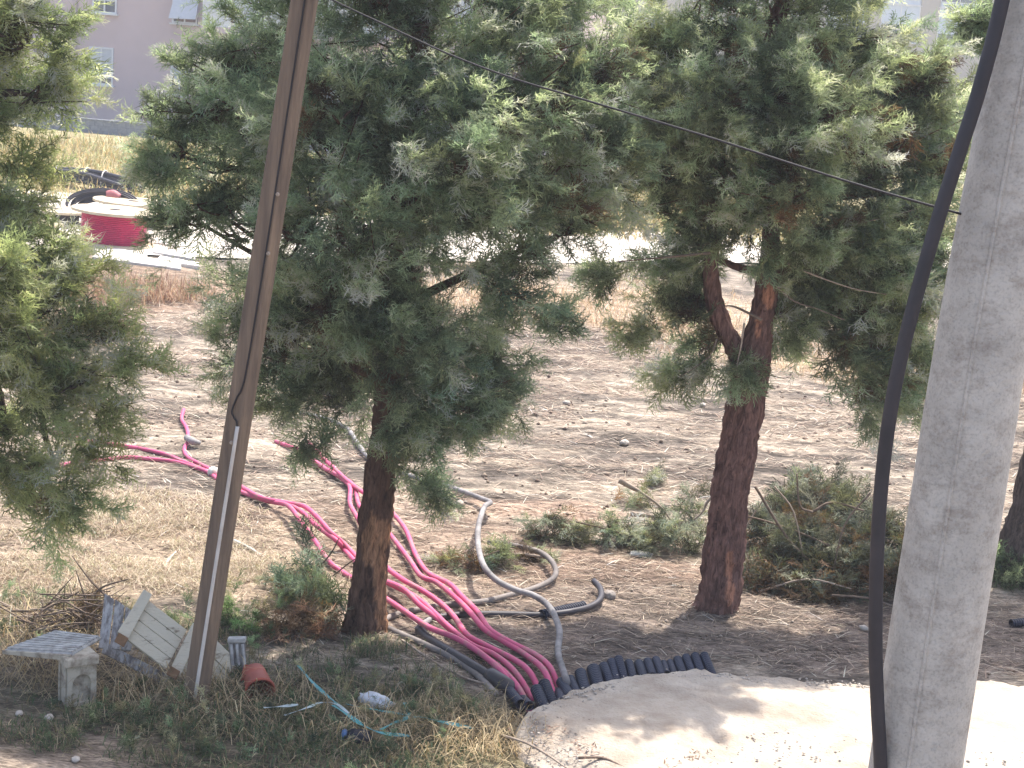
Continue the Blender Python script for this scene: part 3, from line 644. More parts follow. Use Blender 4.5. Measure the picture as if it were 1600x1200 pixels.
def ground_weeds():
    reg = blobs_region([(300, 1120, 1.0, 0.45), (480, 1090, .8, 0.4), (200, 1150, 1.0, 0.35), (560, 1150, .8, 0.4), (400, 1180, 1.0, 0.3), (330, 1000, .5, .5), (60, 960, .7, .5), (400, 940, .5, .4), (690, 1120, .4, .4)])
    P = reg(230); P = P[ground_edge(P)]; n = len(P); P = np.c_[P, hz(P[:, 0], P[:, 1])]
    f = Foliage(); d = rng.normal(size=(n, 3)) * 0.6; d[:, 2] = 0.7
    k = rng.random(n) < 0.6
    f.plumes(P[k], d[k], rng.uniform(.05, .15, k.sum()), (0.085, 0.12, 0.07), 12, 0.06, var=0.35)
    f.plumes(P[~k], d[~k], rng.uniform(.05, .18, (~k).sum()), (0.16, 0.15, 0.095), 10, 0.07, var=0.35)
    o = link('ground_weeds', f.mesh('ground_weeds'), M_LEAF); tag(o, 'low leafy weeds creeping through the shaded foreground grass', 'weeds', kind='stuff')
ground_weeds()

# ------------------------------------------------------------------ poles
M_TIMBER = mat('weathered_timber', (0.26, 0.185, 0.128), (0.135, 0.098, 0.075), scale=14, rough=0.9, stretch=(1, 1, 0.06), bump=0.5, bscale=60)
m_cable_dark = mat('dark_cable', (0.03, 0.024, 0.025), (0.02, 0.016, 0.016), rough=0.6)
M_WHITEPVC = mat('dusty_white_plastic', (0.72, 0.66, 0.6), (0.56, 0.5, 0.45), scale=6, rough=0.6)
bw = G(306, 1092); YW = bw.y; sW = scl(bw)
pole = empty('timber_pole', bw, 'leaning square edged timber pole with a white conduit strip down one edge', 'pole')
pt, ptop = atY(306, 1092, YW), atY(477, 0, YW)
ptop = pt + (ptop - pt) * 1.7
ax = (ptop - pt).normalized(); pt = pt - ax * 0.12
mb = MB()
# timber section: flat front, rounded back; tapers slightly
half = 18.2 / sW
rt = Vector((math.cos(0.22), -math.sin(0.22), 0)); rt = (rt - ax * rt.dot(ax)).normalized(); bk = ax.cross(rt) * -1
if bk.y < 0: bk = -bk
sec = [(-1, -0.55), (-0.85, -0.9), (0.42, -1.0), (0.6, -0.95), (0.95, -0.35), (0.98, 0.3), (0.6, 0.9), (-0.6, 0.9), (-0.98, 0.3)]
V = []; NN = 60
for i in range(NN + 1):
    t = i / NN; c = pt.lerp(ptop, t); h = half * (1.03 - 0.06 * t)
    for j, (a, b) in enumerate(sec):
        w = 1 + 0.05 * (float(fbm(np.array([i * 0.3 + j * 9]), np.array([j * 3.0]), 3)[0]) - 0.5)
        V.append(c + rt * a * h * w + bk * b * h * w)
k = len(sec)
Fc = [(i * k + j, i * k + (j + 1) % k, (i + 1) * k + (j + 1) % k, (i + 1) * k + j) for i in range(NN) for j in range(k)]
Fc += [tuple(reversed(range(k))), tuple(NN * k + j for j in range(k))]
mb.add(V, Fc); mb.obj('shaft', M_TIMBER, pole, bevel=0.004)
def onpole(py, u, w=1.06):      # point on the front of the timber pole at photo height py, u across (-1..1)
    t = (1092 - py) / 1092.0; c = atY(306, 1092, YW).lerp(atY(477, 0, YW), t); return c + rt * u * half - bk * half * w
mb = MB(); P = [onpole(py, 0.30, 1.03) for py in (640, 860, 1085)]
mb.tube(P, 2.9 / sW, seg=8, n=8); mb.obj('conduit_strip', M_WHITEPVC, pole, smooth=True)
mb = MB(); mb.tube([onpole(0 - 200, 0.36), onpole(0, 0.36), onpole(200, 0.38), onpole(400, 0.40), onpole(560, 0.30), onpole(598, -0.15), onpole(618, -0.35, 1.12), onpole(628, -0.1), onpole(634, 0.2), onpole(644, 0.28)], 1.6 / sW, seg=6, n=8)
mb.obj('thin_cable', m_cable_dark, pole, smooth=True)
for py, u in ((283, 0.62), (372, 0.62), (667, 0.0), (1065, -0.7)):
    mb = MB(); c = onpole(py, u, 1.0); mb.tube([c, c - bk * 0.012], [0.012, 0.009], seg=10, n=2); mb.obj('knot', M_DEADWOOD, pole)

YP = 6.25
M_CONC = mat('cast_concrete', (0.60, 0.55, 0.49), (0.45, 0.41, 0.365), scale=3.4, rough=0.9, bump=0.35, bscale=40, detail=12, lo=0.36, hi=0.64)
def concrete_nodes(m):
    n = m.node_tree.nodes; L = m.node_tree.links; b = n['Principled BSDF']; old = b.inputs['Base Color'].links[0].from_socket
    tc = n.new('ShaderNodeTexCoord'); mp = n.new('ShaderNodeMapping'); mp.inputs['Scale'].default_value = (1, 1, 1.5)
    L.new(tc.outputs['Object'], mp.inputs['Vector'])
    nz = n.new('ShaderNodeTexNoise'); nz.inputs['Scale'].default_value = 7; nz.inputs['Detail'].default_value = 10; nz.inputs['Roughness'].default_value = 0.75
    L.new(mp.outputs[0], nz.inputs['Vector'])
    r = n.new('ShaderNodeValToRGB'); r.color_ramp.elements[0].position = 0.34; r.color_ramp.elements[0].color = (0.66, 0.62, 0.60, 1); r.color_ramp.elements[1].position = 0.52; r.color_ramp.elements[1].color = (1, 1, 1, 1)
    L.new(nz.outputs['Fac'], r.inputs['Fac'])
    v = n.new('ShaderNodeTexNoise'); v.inputs['Scale'].default_value = 90; v.inputs['Detail'].default_value = 2; L.new(tc.outputs['Object'], v.inputs['Vector'])
    r2 = n.new('ShaderNodeMapRange'); r2.inputs[1].default_value = 0.3; r2.inputs[2].default_value = 0.5; r2.inputs[3].default_value = 0.8; r2.inputs[4].default_value = 1; L.new(v.outputs['Fac'], r2.inputs[0])
    mx = n.new('ShaderNodeVectorMath'); mx.operation = 'MULTIPLY'; L.new(old, mx.inputs[0]); L.new(r.outputs['Color'], mx.inputs[1])
    m2 = n.new('ShaderNodeVectorMath'); m2.operation = 'SCALE'; L.new(mx.outputs[0], m2.inputs[0]); L.new(r2.outputs[0], m2.inputs['Scale'])
    L.new(m2.outputs[0], b.inputs['Base Color'])
concrete_nodes(M_CONC)
A = [atY(1430, 1200, YP), atY(1508, 700, YP), atY(1551, 440, YP), atY(1632, 0, YP)]
dn = (A[0] - A[1]).normalized(); foot = A[0] + dn * ((A[0].z) / -dn.z)
upd = (A[3] - A[2]).normalized(); top = A[3] + upd * 4.2
sP = scl(A[1])
cp = empty('concrete_pole', (foot.x, foot.y, 0), 'large pale grey concrete pole at right with a raised mould seam', 'pole')
mb = MB(); mb.tube([foot - Vector((0, 0, 0.2)), A[0], A[1], A[2], A[3], top], [78 / sP, 73.5 / sP, 71 / sP, 69 / sP, 66 / sP, 50 / sP], seg=48, n=14, rough=0.012, fr=10)
mb.obj('shaft', M_CONC, cp, smooth=True)
def onconc(off, fr=0.72):
    out = []
    for q, r in zip([foot, A[0], A[1], A[2], A[3], top], (78, 73.5, 71, 69, 66, 50)):
        out.append(q + Vector((off * r / sP, -math.sqrt(1 - off * off) * r / sP * 1.0, 0)))
    return out
mb = MB(); mb.tube(onconc(-0.42), 3.4 / sP, seg=6, n=14, rough=0.25); mb.obj('seam', M_CONC, cp, smooth=True)
M_BLACKPIPE = mat('black_polyethylene', (0.045, 0.038, 0.044), (0.032, 0.028, 0.032), scale=5, rough=0.5, spec=0.4)
L = [(1600, -180), (1566, 0), (1533, 130), (1500, 235), (1468, 335), (1427, 480), (1399, 600), (1381, 720), (1371, 850), (1368, 1000), (1371, 1100), (1376, 1200), (1382, 1420), (1385, 1650)]
mb = MB(); mb.tube([atY(x, y, YP - 0.12) for x, y in L], 11 / sP, seg=14, n=8)
o = mb.obj('black_cable', M_BLACKPIPE, smooth=True); tag(o, 'thick black cable running down loosely beside the concrete pole', 'cable')
L = [(505, -14), (520, 0), (600, 38), (700, 84), (800, 122), (900, 152), (1000, 182), (1100, 212), (1200, 244), (1300, 276), (1400, 306), (1490, 331), (1535, 344)]
P = []
for x, y in L:
    t = min(1.0, (x - 490) / (1500 - 490)); d = 1 / ((1 - t) / (YW - 0.05) + t / (YP - 0.02)); P.append(atY(x, y, d))
P = [onpole(-45, 0.5, 1.05)] + P
mb = MB(); mb.tube(P, 0.005, seg=6, n=4); o = mb.obj('overhead_wire', m_cable_dark, smooth=True); tag(o, 'thin dark wire strung from the timber pole to the concrete pole', 'wire')

# ------------------------------------------------------------------ cables
M_PINK = mat('dusty_pink_sheath', (0.56, 0.10, 0.20), (0.42, 0.17, 0.19), scale=9, rough=0.6, spec=0.3, lo=0.36, hi=0.5, bump=0.05)
M_RED = mat('red_sheath', (0.55, 0.04, 0.09), (0.42, 0.03, 0.07), scale=3, rough=0.45)
M_GREYCABLE = mat('dusty_grey_cable', (0.33, 0.31, 0.30), (0.13, 0.12, 0.12), scale=5, rough=0.7)
M_OLDCABLE = mat('muddy_cable', (0.30, 0.26, 0.235), (0.13, 0.115, 0.11), scale=3.5, rough=0.8)
def cable(name, L, r, m, label, group=None, cat='cable', n=7, parent=None, seg=9, taper=None):
    P = []
    for q in L:
        z = q[2] if len(q) > 2 else 0.0
        P.append(G(q[0], q[1], r * 0.85 + z))
    if L[-1][1] > 1055 and name == 'pink_cable':
        P[-1] = P[-1] + Vector((0.01, -0.10, -0.035))
    mb = MB(); mb.tube(P, taper or r, seg=seg, n=n)
    o = mb.obj(name, m, parent, smooth=True)
    if parent is None: tag(o, label, cat, group)
    return o
gp = 'pink power cables running into the conduits'
R_ = 0.0200
c_a = [(385, 772, 0.01), (420, 783, 0.02), (450, 790, 0.10), (470, 815, 0.12), (490, 842, 0.08), (515, 878, 0.02), (534, 893), (553, 905), (575, 918), (598, 932, 0.04), (622, 948, 0.08), (670, 980, 0.08), (710, 996, 0.06), (750, 1020, 0.06), (778, 1044, 0.06), (798, 1068, 0.03), (812, 1088)]
c_b = [(376, 766), (412, 781, 0.03), (450, 789, 0.07), (472, 800, 0.1), (494, 821, 0.12), (525, 844, 0.08), (538, 859), (556, 878), (578, 894, 0.03), (598, 906, 0.06), (630, 920, 0.12), (656, 945, 0.10), (682, 965, 0.06), (711, 990, 0.02), (745, 1017, 0.02), (784, 1046, 0.05), (812, 1078, 0.04), (831, 1106)]
c_c = [(378, 761, 0.03), (410, 778, 0.05), (450, 786, 0.08), (475, 791, 0.12), (494, 806, 0.15), (516, 831, 0.12), (538, 850, 0.04), (556, 869), (580, 890, 0.02), (602, 908, 0.06), (654, 936, 0.10), (702, 980, 0.05), (738, 1008, 0.02), (774, 1024, 0.03), (806, 1052, 0.05), (832, 1078)]
c_d = [(431, 690), (466, 703, 0.02), (494, 722, 0.02), (537, 750, 0.02), (547, 763, 0.05), (547, 787, 0.06), (560, 812, 0.05), (580, 852, 0.05), (602, 884, 0.06), (630, 906, 0.10), (662, 924, 0.08), (690, 944, 0.04), (710, 964, 0.04), (730, 992, 0.04), (758, 1008, 0.02), (798, 1028, 0.03), (826, 1048, 0.05), (843, 1066)]
c_e = [(466, 703), (506, 731, 0.03), (550, 756, 0.03), (559, 784, 0.06), (566, 796, 0.07), (590, 815, 0.05), (610, 836, 0.03), (638, 872, 0.04), (658, 900, 0.06), (682, 910, 0.05), (710, 932, 0.06), (734, 956, 0.07), (758, 984, 0.04), (790, 1004, 0.02), (822, 1024, 0.03), (850, 1048, 0.06), (868, 1081)]
c_f = [(480, 690, 0.02), (512, 722, 0.05), (544, 752, 0.06), (569, 770, 0.07), (595, 785, 0.06), (614, 802, 0.05), (634, 828, 0.04), (650, 868, 0.02), (670, 896, 0.05), (702, 912, 0.08), (722, 932, 0.08), (746, 956, 0.07), (766, 984, 0.05), (798, 1004, 0.03), (838, 1024, 0.04), (860, 1044, 0.06), (873, 1064)]
# left of the timber pole the first three run on
l_1 = [(287, 640, 0.05), (284, 655, 0.03), (292, 670, 0.02), (294, 688), (288, 702), (294, 715), (318, 728), (345, 742)]
l_2 = [(70, 672), (120, 684), (150, 691), (188, 696), (225, 702), (262, 711), (288, 722), (320, 735), (346, 748)]
l_3 = [(20, 738), (75, 729), (130, 722), (195, 715), (232, 717), (270, 721), (300, 729), (325, 738), (347, 754)]
cable('pink_cable', l_3 + c_a, R_, M_PINK, 'outermost pink cable, coming from the far left and arching highest left of the middle trunk', gp)
cable('pink_cable', l_2 + c_b, R_, M_PINK, 'pink cable starting red under the yellow green tree and ending lowest at the gravel edge', gp)
c1 = cable('pink_cable', l_1 + c_c, R_, M_PINK, 'pink cable whose upturned far end bears a grey cap left of the timber pole', gp)
cable('pink_cable', c_d, R_, M_PINK, 'pink cable dipping straight behind the trunk, leftmost of the three behind the middle tree', gp)
cable('pink_cable', c_e, R_, M_PINK, 'pink cable second from the right where the row enters the conduits', gp)
cable('pink_cable', c_f, R_, M_PINK, 'rightmost pink cable, curving highest right of the middle trunk', gp)
mb = MB(); mb.tube([G(292, 684, 0.05), G(302, 690, 0.06), G(312, 692, 0.05)], [0.032, 0.034, 0.022], seg=12, n=5); mb.obj('grey_cap', M_GREYCABLE, c1, smooth=True)
mb = MB(); mb.tube([G(331, 737, 0.03), G(338, 739, 0.03)], [0.05, 0.05], seg=12, n=3); o = mb.obj('cable_tie', M_WHITEPVC, smooth=True); tag(o, 'white binding around the pink cables left of the timber pole', 'cable tie')
h1 = [(440, 640), (500, 652), (540, 668, 0.02), (560, 694, 0.03), (578, 716, 0.02), (625, 738), (672, 752), (715, 765, 0.03), (750, 778, 0.06), (766, 785, 0.12), (757, 792, 0.16), (748, 820, 0.20), (747, 850, 0.22), (755, 882, 0.20), (775, 906, 0.15), (806, 922, 0.10), (835, 931, 0.08), (860, 950, 0.07), (874, 985, 0.06), (872, 1012, 0.03), (874, 1030, 0.04), (884, 1060, 0.05), (887, 1074)]
cable('grey_cable', h1, 0.023, M_GREYCABLE, 'long dusty grey cable looping up off the ground into the conduit row', cat='cable', n=7)
h2 = [(763, 847, 0.04), (800, 852, 0.05), (842, 862, 0.07), (864, 880, 0.08), (867, 900, 0.05), (843, 916, 0.03), (800, 929, 0.02), (760, 939, 0.01), (720, 943, 0.01), (690, 946), (650, 953), (615, 962), (598, 971), (600, 978), (620, 988), (655, 1003), (700, 1025), (745, 1054), (775, 1086)]
cable('muddy_cable', h2, 0.022, M_OLDCABLE, 'muddy cable with a hooked loop passing under the pink cables to the trunk', cat='cable', n=7)
h3 = [(928, 908, 0.06), (938, 920, 0.05), (938, 936, 0.03), (922, 948, 0.02), (890, 956, 0.01), (845, 961), (790, 960), (730, 960), (690, 964), (666, 970)]
b3 = cable('black_cable', h3, 0.024, M_BLACKPIPE, 'black cable lying in the shade with its grey end curled up', cat='cable')
h4 = [(655, 984, 0.02), (668, 997), (700, 1017), (740, 1041), (768, 1058)]
b4 = cable('black_pipe', h4, 0.034, M_BLACKPIPE, 'black pipe with a grey taped end below the pink cables', cat='pipe')
mb = MB(); mb.tube([G(652, 986, 0.02), G(660, 977, 0.05), G(672, 968, 0.06)], [0.03, 0.027, 0.02], seg=10, n=4); mb.obj('taped_end', M_GREYCABLE, b4, smooth=True)
mb = MB(); mb.tube([G(766, 1056, 0.03), G(790, 1071, 0.03), G(803, 1080, 0.02)], [0.055, 0.055, 0.045], seg=12, n=5); mb.obj('sleeve', M_BLACKPIPE, b4, smooth=True)
M_CORR = mat('navy_black_corrugated_plastic', (0.030, 0.033, 0.060), (0.018, 0.02, 0.036), scale=4, rough=0.42, spec=0.4)
CORR = [1.0, 1.0, 0.80, 0.80]
def corr_pipe(P0, P1, r, pitch=0.021):
    P0, P1 = Vector(P0), Vector(P1); n = max(4, int((P1 - P0).length / pitch) * 4)
    mb = MB(); pts = [P0.lerp(P1, i / n) for i in range(n + 1)]
    mb.tube(pts, r, seg=18, sub=False, cap=False, corr=CORR)
    # open mouth: inner wall and its bottom
    mb.tube([P0, P0.lerp(P1, 0.35)], [r * 0.82, r * 0.8], seg=18, n=2, cap=False)
    d = (P1 - P0).normalized()
    V = []; o = d.orthogonal().normalized(); bi = d.cross(o)
    for j in range(18):
        a = 2 * math.pi * j / 18; e = o * math.cos(a) + bi * math.sin(a); V += [P0 + e * r * 0.82, P0 + e * r]
    mb.add(V, [(2 * j, 2 * j + 1, (2 * j + 3) % 36, (2 * j + 2) % 36) for j in range(18)])
    return mb
mb = corr_pipe(G(912, 948, 0.03), G(846, 962, 0.02), 0.043); mb.obj('corrugated_sleeve', M_CORR, b3, smooth=False)

# conduits in a row, half buried under the gravel; (top px, bottom px, width px)
CD = [((797, 1080), (808, 1096), 15), ((815, 1090), (823, 1101), 14), ((838, 1077), (848, 1104), 18.5), ((850, 1068), (861, 1098), 18.5), ((873, 1082), (876, 1095), 15), ((877, 1066), (886, 1084), 16.5), ((891, 1061), (898, 1080), 14.5),
      ((907, 1052), (912, 1075), 18.5), ((927, 1046), (933, 1071), 21), ((943, 1041), (951, 1066), 16), ((955, 1034), (961, 1062), 14), ((966, 1030), (973, 1059), 15), ((982, 1036), (988, 1059), 14), ((998, 1037), (1003, 1055), 15), ((1012, 1034), (1017, 1052), 14),
      ((1025, 1031), (1031, 1051), 13), ((1037, 1036), (1040, 1050), 11), ((1047, 1035), (1051, 1050), 11), ((1059, 1031), (1064, 1049), 14), ((1072, 1027), (1079, 1049), 13), ((1086, 1025), (1094, 1050), 14), ((1100, 1024), (1110, 1051), 14)]
ordn = ['first', 'second', 'third', 'fourth', 'fifth', 'sixth', 'seventh', 'eighth', 'ninth', 'tenth', 'eleventh', 'twelfth', 'thirteenth', 'fourteenth', 'fifteenth', 'sixteenth', 'seventeenth', 'eighteenth', 'nineteenth', 'twentieth', 'twenty first', 'last']
note = {0: 'short navy corrugated conduit at the left end of the row beside the dry grass', 1: 'short conduit holding the lowest pink cable, second from the left end', 6: 'narrow conduit that the long grey cable enters', 8: 'widest corrugated conduit in the row, two right of the grey cable', 21: 'corrugated conduit at the far right end of the row', 4: 'shortest conduit stub, tucked in front of a pink cable, fifth from the left'}
for i, (t, b, w) in enumerate(CD):
    Bp = at(b[0], b[1], 0.06); s = scl(Bp); r = w / 2 / s * 1.06
    Tp = atY(t[0], t[1], Bp.y + 0.17 + 0.03 * random.random())
    if Tp.z < r * 0.7: Tp = at(t[0], t[1], r * 0.7)
    Bp.z = 0.07; d = (Bp - Tp); Bp = Tp + d * 1.5; 
    mb = corr_pipe(Tp, Bp, r)
    o = mb.obj('corrugated_conduit', M_CORR)
    tag(o, note.get(i, 'black corrugated conduit at the gravel edge, %s from the left end of the row' % ordn[i]), 'conduit', 'corrugated conduits in a row under the gravel')
mb = corr_pipe(G(1580, 974, 0.03), G(1680, 966, 0.03), 0.032); o = mb.obj('corrugated_conduit', M_CORR); tag(o, 'lone black conduit lying on soil at the right edge beyond the concrete pole', 'conduit')

# ------------------------------------------------------------------ debris in the left foreground
M_CREAMWOOD = mat('flaking_cream_paint', (0.56, 0.50, 0.39), (0.22, 0.17, 0.12), scale=13, rough=0.85, stretch=(0.5, 1, 2.2), bump=0.4, lo=0.30, hi=0.42)
M_GREYWOOD = mat('grey_weathered_boards', (0.50, 0.47, 0.45), (0.20, 0.175, 0.165), scale=16, rough=0.9, stretch=(2.2, 1, 0.6), bump=0.4, lo=0.40, hi=0.58)
M_BROWNWOOD = mat('bare_brown_wood', (0.27, 0.155, 0.085), (0.16, 0.09, 0.05), scale=15, rough=0.9)
M_OLDPLASTIC = mat('dirty_cream_plastic', (0.50, 0.44, 0.35), (0.20, 0.155, 0.115), scale=11, rough=0.75, lo=0.36, hi=0.56)
M_SEAT = mat('dirty_white_plastic', (0.58, 0.56, 0.53), (0.26, 0.24, 0.225), scale=14, rough=0.7)
def planks(TL, TR, BR, BL, n, t, m, parent, name='board', gap=0.035):
    for i in range(n):
        a, b = i / n + gap / 2, (i + 1) / n - gap / 2
        j = random.uniform(-0.02, 0.02)
        mb = MB(); mb.quadslab(TL.lerp(TR, a) + (TL - BL) * j, TL.lerp(TR, b) + (TL - BL) * j * 0.5, BL.lerp(BR, b), BL.lerp(BR, a), t); mb.obj(name, m, parent, bevel=0.003)
Yd = G(250, 1075).y
# grey board panel behind
root = empty('board_panel', atY(205, 1030, Yd + 0.12), 'grey weathered board panel leaning behind the cream crate', 'panel')
TL, TR, BR, BL = atY(163, 927, Yd + 0.32), atY(212, 958, Yd + 0.30), atY(206, 1016, Yd + 0.10), atY(153, 1012, Yd + 0.12)
planks(TL, TR, BR, BL, 3, 0.02, M_GREYWOOD, root)
planks(atY(163, 1002, Yd + 0.13), atY(290, 1068, Yd + 0.1), atY(280, 1082, Yd + 0.06), atY(156, 1018, Yd + 0.09), 1, 0.02, M_GREYWOOD, root, 'rail')
# cream crate lid
root = empty('crate_panel', atY(230, 1055, Yd), 'cream painted crate side with brown wood corners lying tilted left of the timber pole', 'panel')
TL, TR, BR, BL = atY(226, 936, Yd + 0.30), atY(291, 986, Yd + 0.26), atY(258, 1047, Yd + 0.02), atY(196, 1000, Yd + 0.04)
planks(TL, BL, BR, TR, 4, 0.018, M_CREAMWOOD, root, gap=0.012)
dz = Vector((0, -0.018, 0.008))
mb = MB(); mb.quadslab(atY(223, 924, Yd + 0.30), atY(236, 932, Yd + 0.30), atY(199, 1000, Yd + 0.02), atY(182, 990, Yd + 0.03), -0.03); mb.obj('batten', M_CREAMWOOD, root, bevel=0.003)
mb = MB(); mb.quadslab(atY(300, 975, Yd + 0.24), atY(313, 984, Yd + 0.24), atY(280, 1058, Yd), atY(263, 1050, Yd + 0.01), -0.03); mb.obj('batten', M_CREAMWOOD, root, bevel=0.003)
for a in ((182, 992, 16, 14), (263, 1044, 16, 13)):
    mb = MB(); x, y, w, h = a; mb.quadslab(atY(x + 4, y - 4, Yd - 0.01), atY(x + w + 3, y + 5, Yd - 0.01), atY(x + w - 4, y + 5 + h, Yd - 0.03), atY(x - 3, y + h - 4, Yd - 0.03), -0.045); mb.obj('corner_block', M_BROWNWOOD, root, bevel=0.004)
root = empty('crate_panel', atY(330, 1085, Yd), 'second cream painted panel fallen partly behind the timber pole', 'panel')
planks(atY(314, 978, Yd + 0.40), atY(280, 1050, Yd + 0.16), atY(330, 1094, Yd + 0.10), atY(371, 1034, Yd + 0.34), 3, 0.02, M_CREAMWOOD, root, gap=0.02)
mb = MB(); mb.quadslab(atY(366, 1026, Yd + 0.22), atY(375, 1042, Yd + 0.22), atY(372, 1062, Yd + 0.2), atY(360, 1046, Yd + 0.2), 0.012); mb.obj('splinter', M_CREAMWOOD, root)
mb = MB(); mb.quadslab(atY(355, 1056, Yd + 0.22), atY(366, 1060, Yd + 0.22), atY(362, 1090, Yd + 0.16), atY(345, 1086, Yd + 0.16), 0.012); mb.obj('splinter', M_CREAMWOOD, root)
# broken plastic stool: hollow box leg with arched recess + slotted seat
pb = G(108, 1106); root = empty('plastic_stool', pb, 'broken dirty plastic stool with a slotted white seat and one arched leg', 'stool')
s = scl(pb); ua = Vector((math.cos(0.62), math.sin(0.62), 0)); ub = Vector((-math.sin(0.62), math.cos(0.62), 0)); zz = Vector((0, 0, 1))
a0 = pb + Vector((-0.01, 0, 0)); wa, wb, hh = 0.175, 0.15, 0.245
def arch_face(mb, o, u, w, h, x0, x1, y0, y1, dep, inn):
    """front wall with an arched recess: rim + sunk back"""
    cx = (x0 + x1) / 2; rx = (x1 - x0) / 2; ring = []
    for k in range(13):
        a = math.pi * k / 12; ring.append((cx + rx * math.cos(a), y1 - rx + rx * math.sin(a)))
    ring = [(x1, y0)] + ring + [(x0, y0)]
    outer = []
    for (x, y) in ring:
        if (x, y) == (x1, y0): outer.append((w, 0))
        elif (x, y) == (x0, y0): outer.append((0, 0))
        else:
            t = (x - cx) / rx; outer.append((w / 2 + t * w / 2, h if abs(t) < 0.98 else h * 0.55))
    P = lambda x, y, d: o + u * x + zz * y + inn * d
    n = len(ring); V = [P(*q, 0) for q in outer] + [P(*q, 0) for q in ring] + [P(*q, dep) for q in ring]
    Fc = []
    for k in range(n - 1):
        Fc.append((k, k + 1, n + k + 1, n + k)); Fc.append((n + k, n + k + 1, 2 * n + k + 1, 2 * n + k))
    Fc.append((0, n, 2 * n - 1, n - 1)); Fc.append((n, 2 * n, 3 * n - 1, 2 * n - 1)); Fc.append(tuple(2 * n + k for k in range(n)))
    mb.add(V, Fc)
mb = MB(); arch_face(mb, a0, ua, wa, hh, 0.03, 0.14, 0.02, 0.19, 0.025, ub)
mb.box(a0 - ua * 0.0 + ub * 0.0005, ub * wb, zz * hh, ua * 0.012); mb.box(a0 + ua * (wa - 0.012) + ub * 0.0005, ub * wb, zz * hh, ua * 0.012); mb.box(a0 + ub * wb, ua * wa, zz * hh, ub * 0.01)
# left flank rib
mb.box(a0 - ua * 0.012 + ub * 0.02, ub * 0.02, zz * hh * 0.98, ua * 0.012); mb.box(a0 - ua * 0.012 + ub * 0.11, ub * 0.02, zz * hh * 0.98, ua * 0.012)
mb.obj('leg', M_OLDPLASTIC, root, bevel=0.004)
mb = MB(); t0 = a0 + zz * hh - ua * 0.02 - ub * 0.02
mb.box(t0, ua * (wa + 0.03), ub * (wb + 0.04), zz * 0.06); mb.obj('rim', M_OLDPLASTIC, root, bevel=0.012)
# slotted seat, tilted, reaching left
TL, TR, BR, BL = atY(88, 984, pb.y + 0.55), atY(155, 993, pb.y + 0.36), atY(112, 1018, pb.y + 0.05), atY(10, 1012, pb.y + 0.22)
for k in range(9):
    mb = MB(); a, b = k / 9 + 0.012, (k + 1) / 9 - 0.018
    mb.quadslab(TL.lerp(BL, a), TR.lerp(BR, a), TR.lerp(BR, b), TL.lerp(BL, b), 0.014); mb.obj('slat', M_SEAT, root)
mb = MB(); dn_ = Vector((0, 0, -0.02)); mb.tube([BL + dn_, TL + dn_, TR + dn_, BR + dn_, BL + dn_], 0.012, seg=6, sub=False); mb.obj('seat_frame', M_SEAT, root, smooth=True)
mb = MB(); mb.quadslab(BL + Vector((-0.02, -0.02, -0.012)), BR + Vector((0, -0.03, -0.012)), BR + Vector((0, -0.03, -0.05)), BL + Vector((-0.02, -0.02, -0.035)), 0.015); mb.obj('apron', M_OLDPLASTIC, root, bevel=0.003)
# small ribbed plastic piece
pb = G(369, 1062); root = empty('plastic_bracket', pb, 'small grey white ribbed plastic piece standing beside the red pot', 'plastic piece')
q = lambda x, y, d=0: atY(x, y, pb.y + d)
mb = MB(); mb.quadslab(q(356, 1000), q(383, 1000), q(384, 1046, -0.02), q(361, 1046, -0.02), 0.01); mb.obj('back', M_GREYWOOD, root)
mb = MB(); mb.box(q(355, 1005, -0.03), q(383, 1005, -0.03) - q(355, 1005, -0.03), zz * 0.03, Vector((0, 0.05, 0))); mb.obj('rim', M_SEAT, root, bevel=0.006)
for x in (361, 370, 379):
    mb = MB(); mb.tube([q(x, 1006, -0.015), q(x + 2, 1030, -0.03), q(x + 3, 1044, -0.04)], 0.011, seg=6, n=3); mb.obj('rib', M_SEAT, root, smooth=True)
# red broken pot
M_POT = mat('faded_red_plastic', (0.40, 0.085, 0.05), (0.29, 0.065, 0.042), scale=6, rough=0.55)
pb = G(400, 1083); root = empty('broken_pot', pb, 'broken faded red plastic pot lying open in the grass', 'pot')
Mx = Matrix.Translation(pb + Vector((0.0, 0.0, 0.082))) @ Matrix.Rotation(0.35, 4, 'Z') @ Matrix.Rotation(math.radians(-78), 4, 'X')
mb = MB(); mb.lathe([(0.0, -0.09), (0.066, -0.09), (0.074, -0.02), (0.085, 0.10), (0.092, 0.10), (0.092, 0.125), (0.082, 0.125), (0.07, -0.02), (0.062, -0.08), (0.0, -0.08)], Mx @ Matrix.Rotation(math.pi, 4, 'X'), seg=32, wob=0.015)
mb.obj('body', M_POT, root, smooth=True)
mb = MB(); mb.quadslab(atY(381, 1038, pb.y + 0.12), atY(400, 1040, pb.y + 0.1), atY(390, 1056, pb.y + 0.06), atY(376, 1064, pb.y + 0.05), 0.008); mb.obj('shard', M_POT, root)
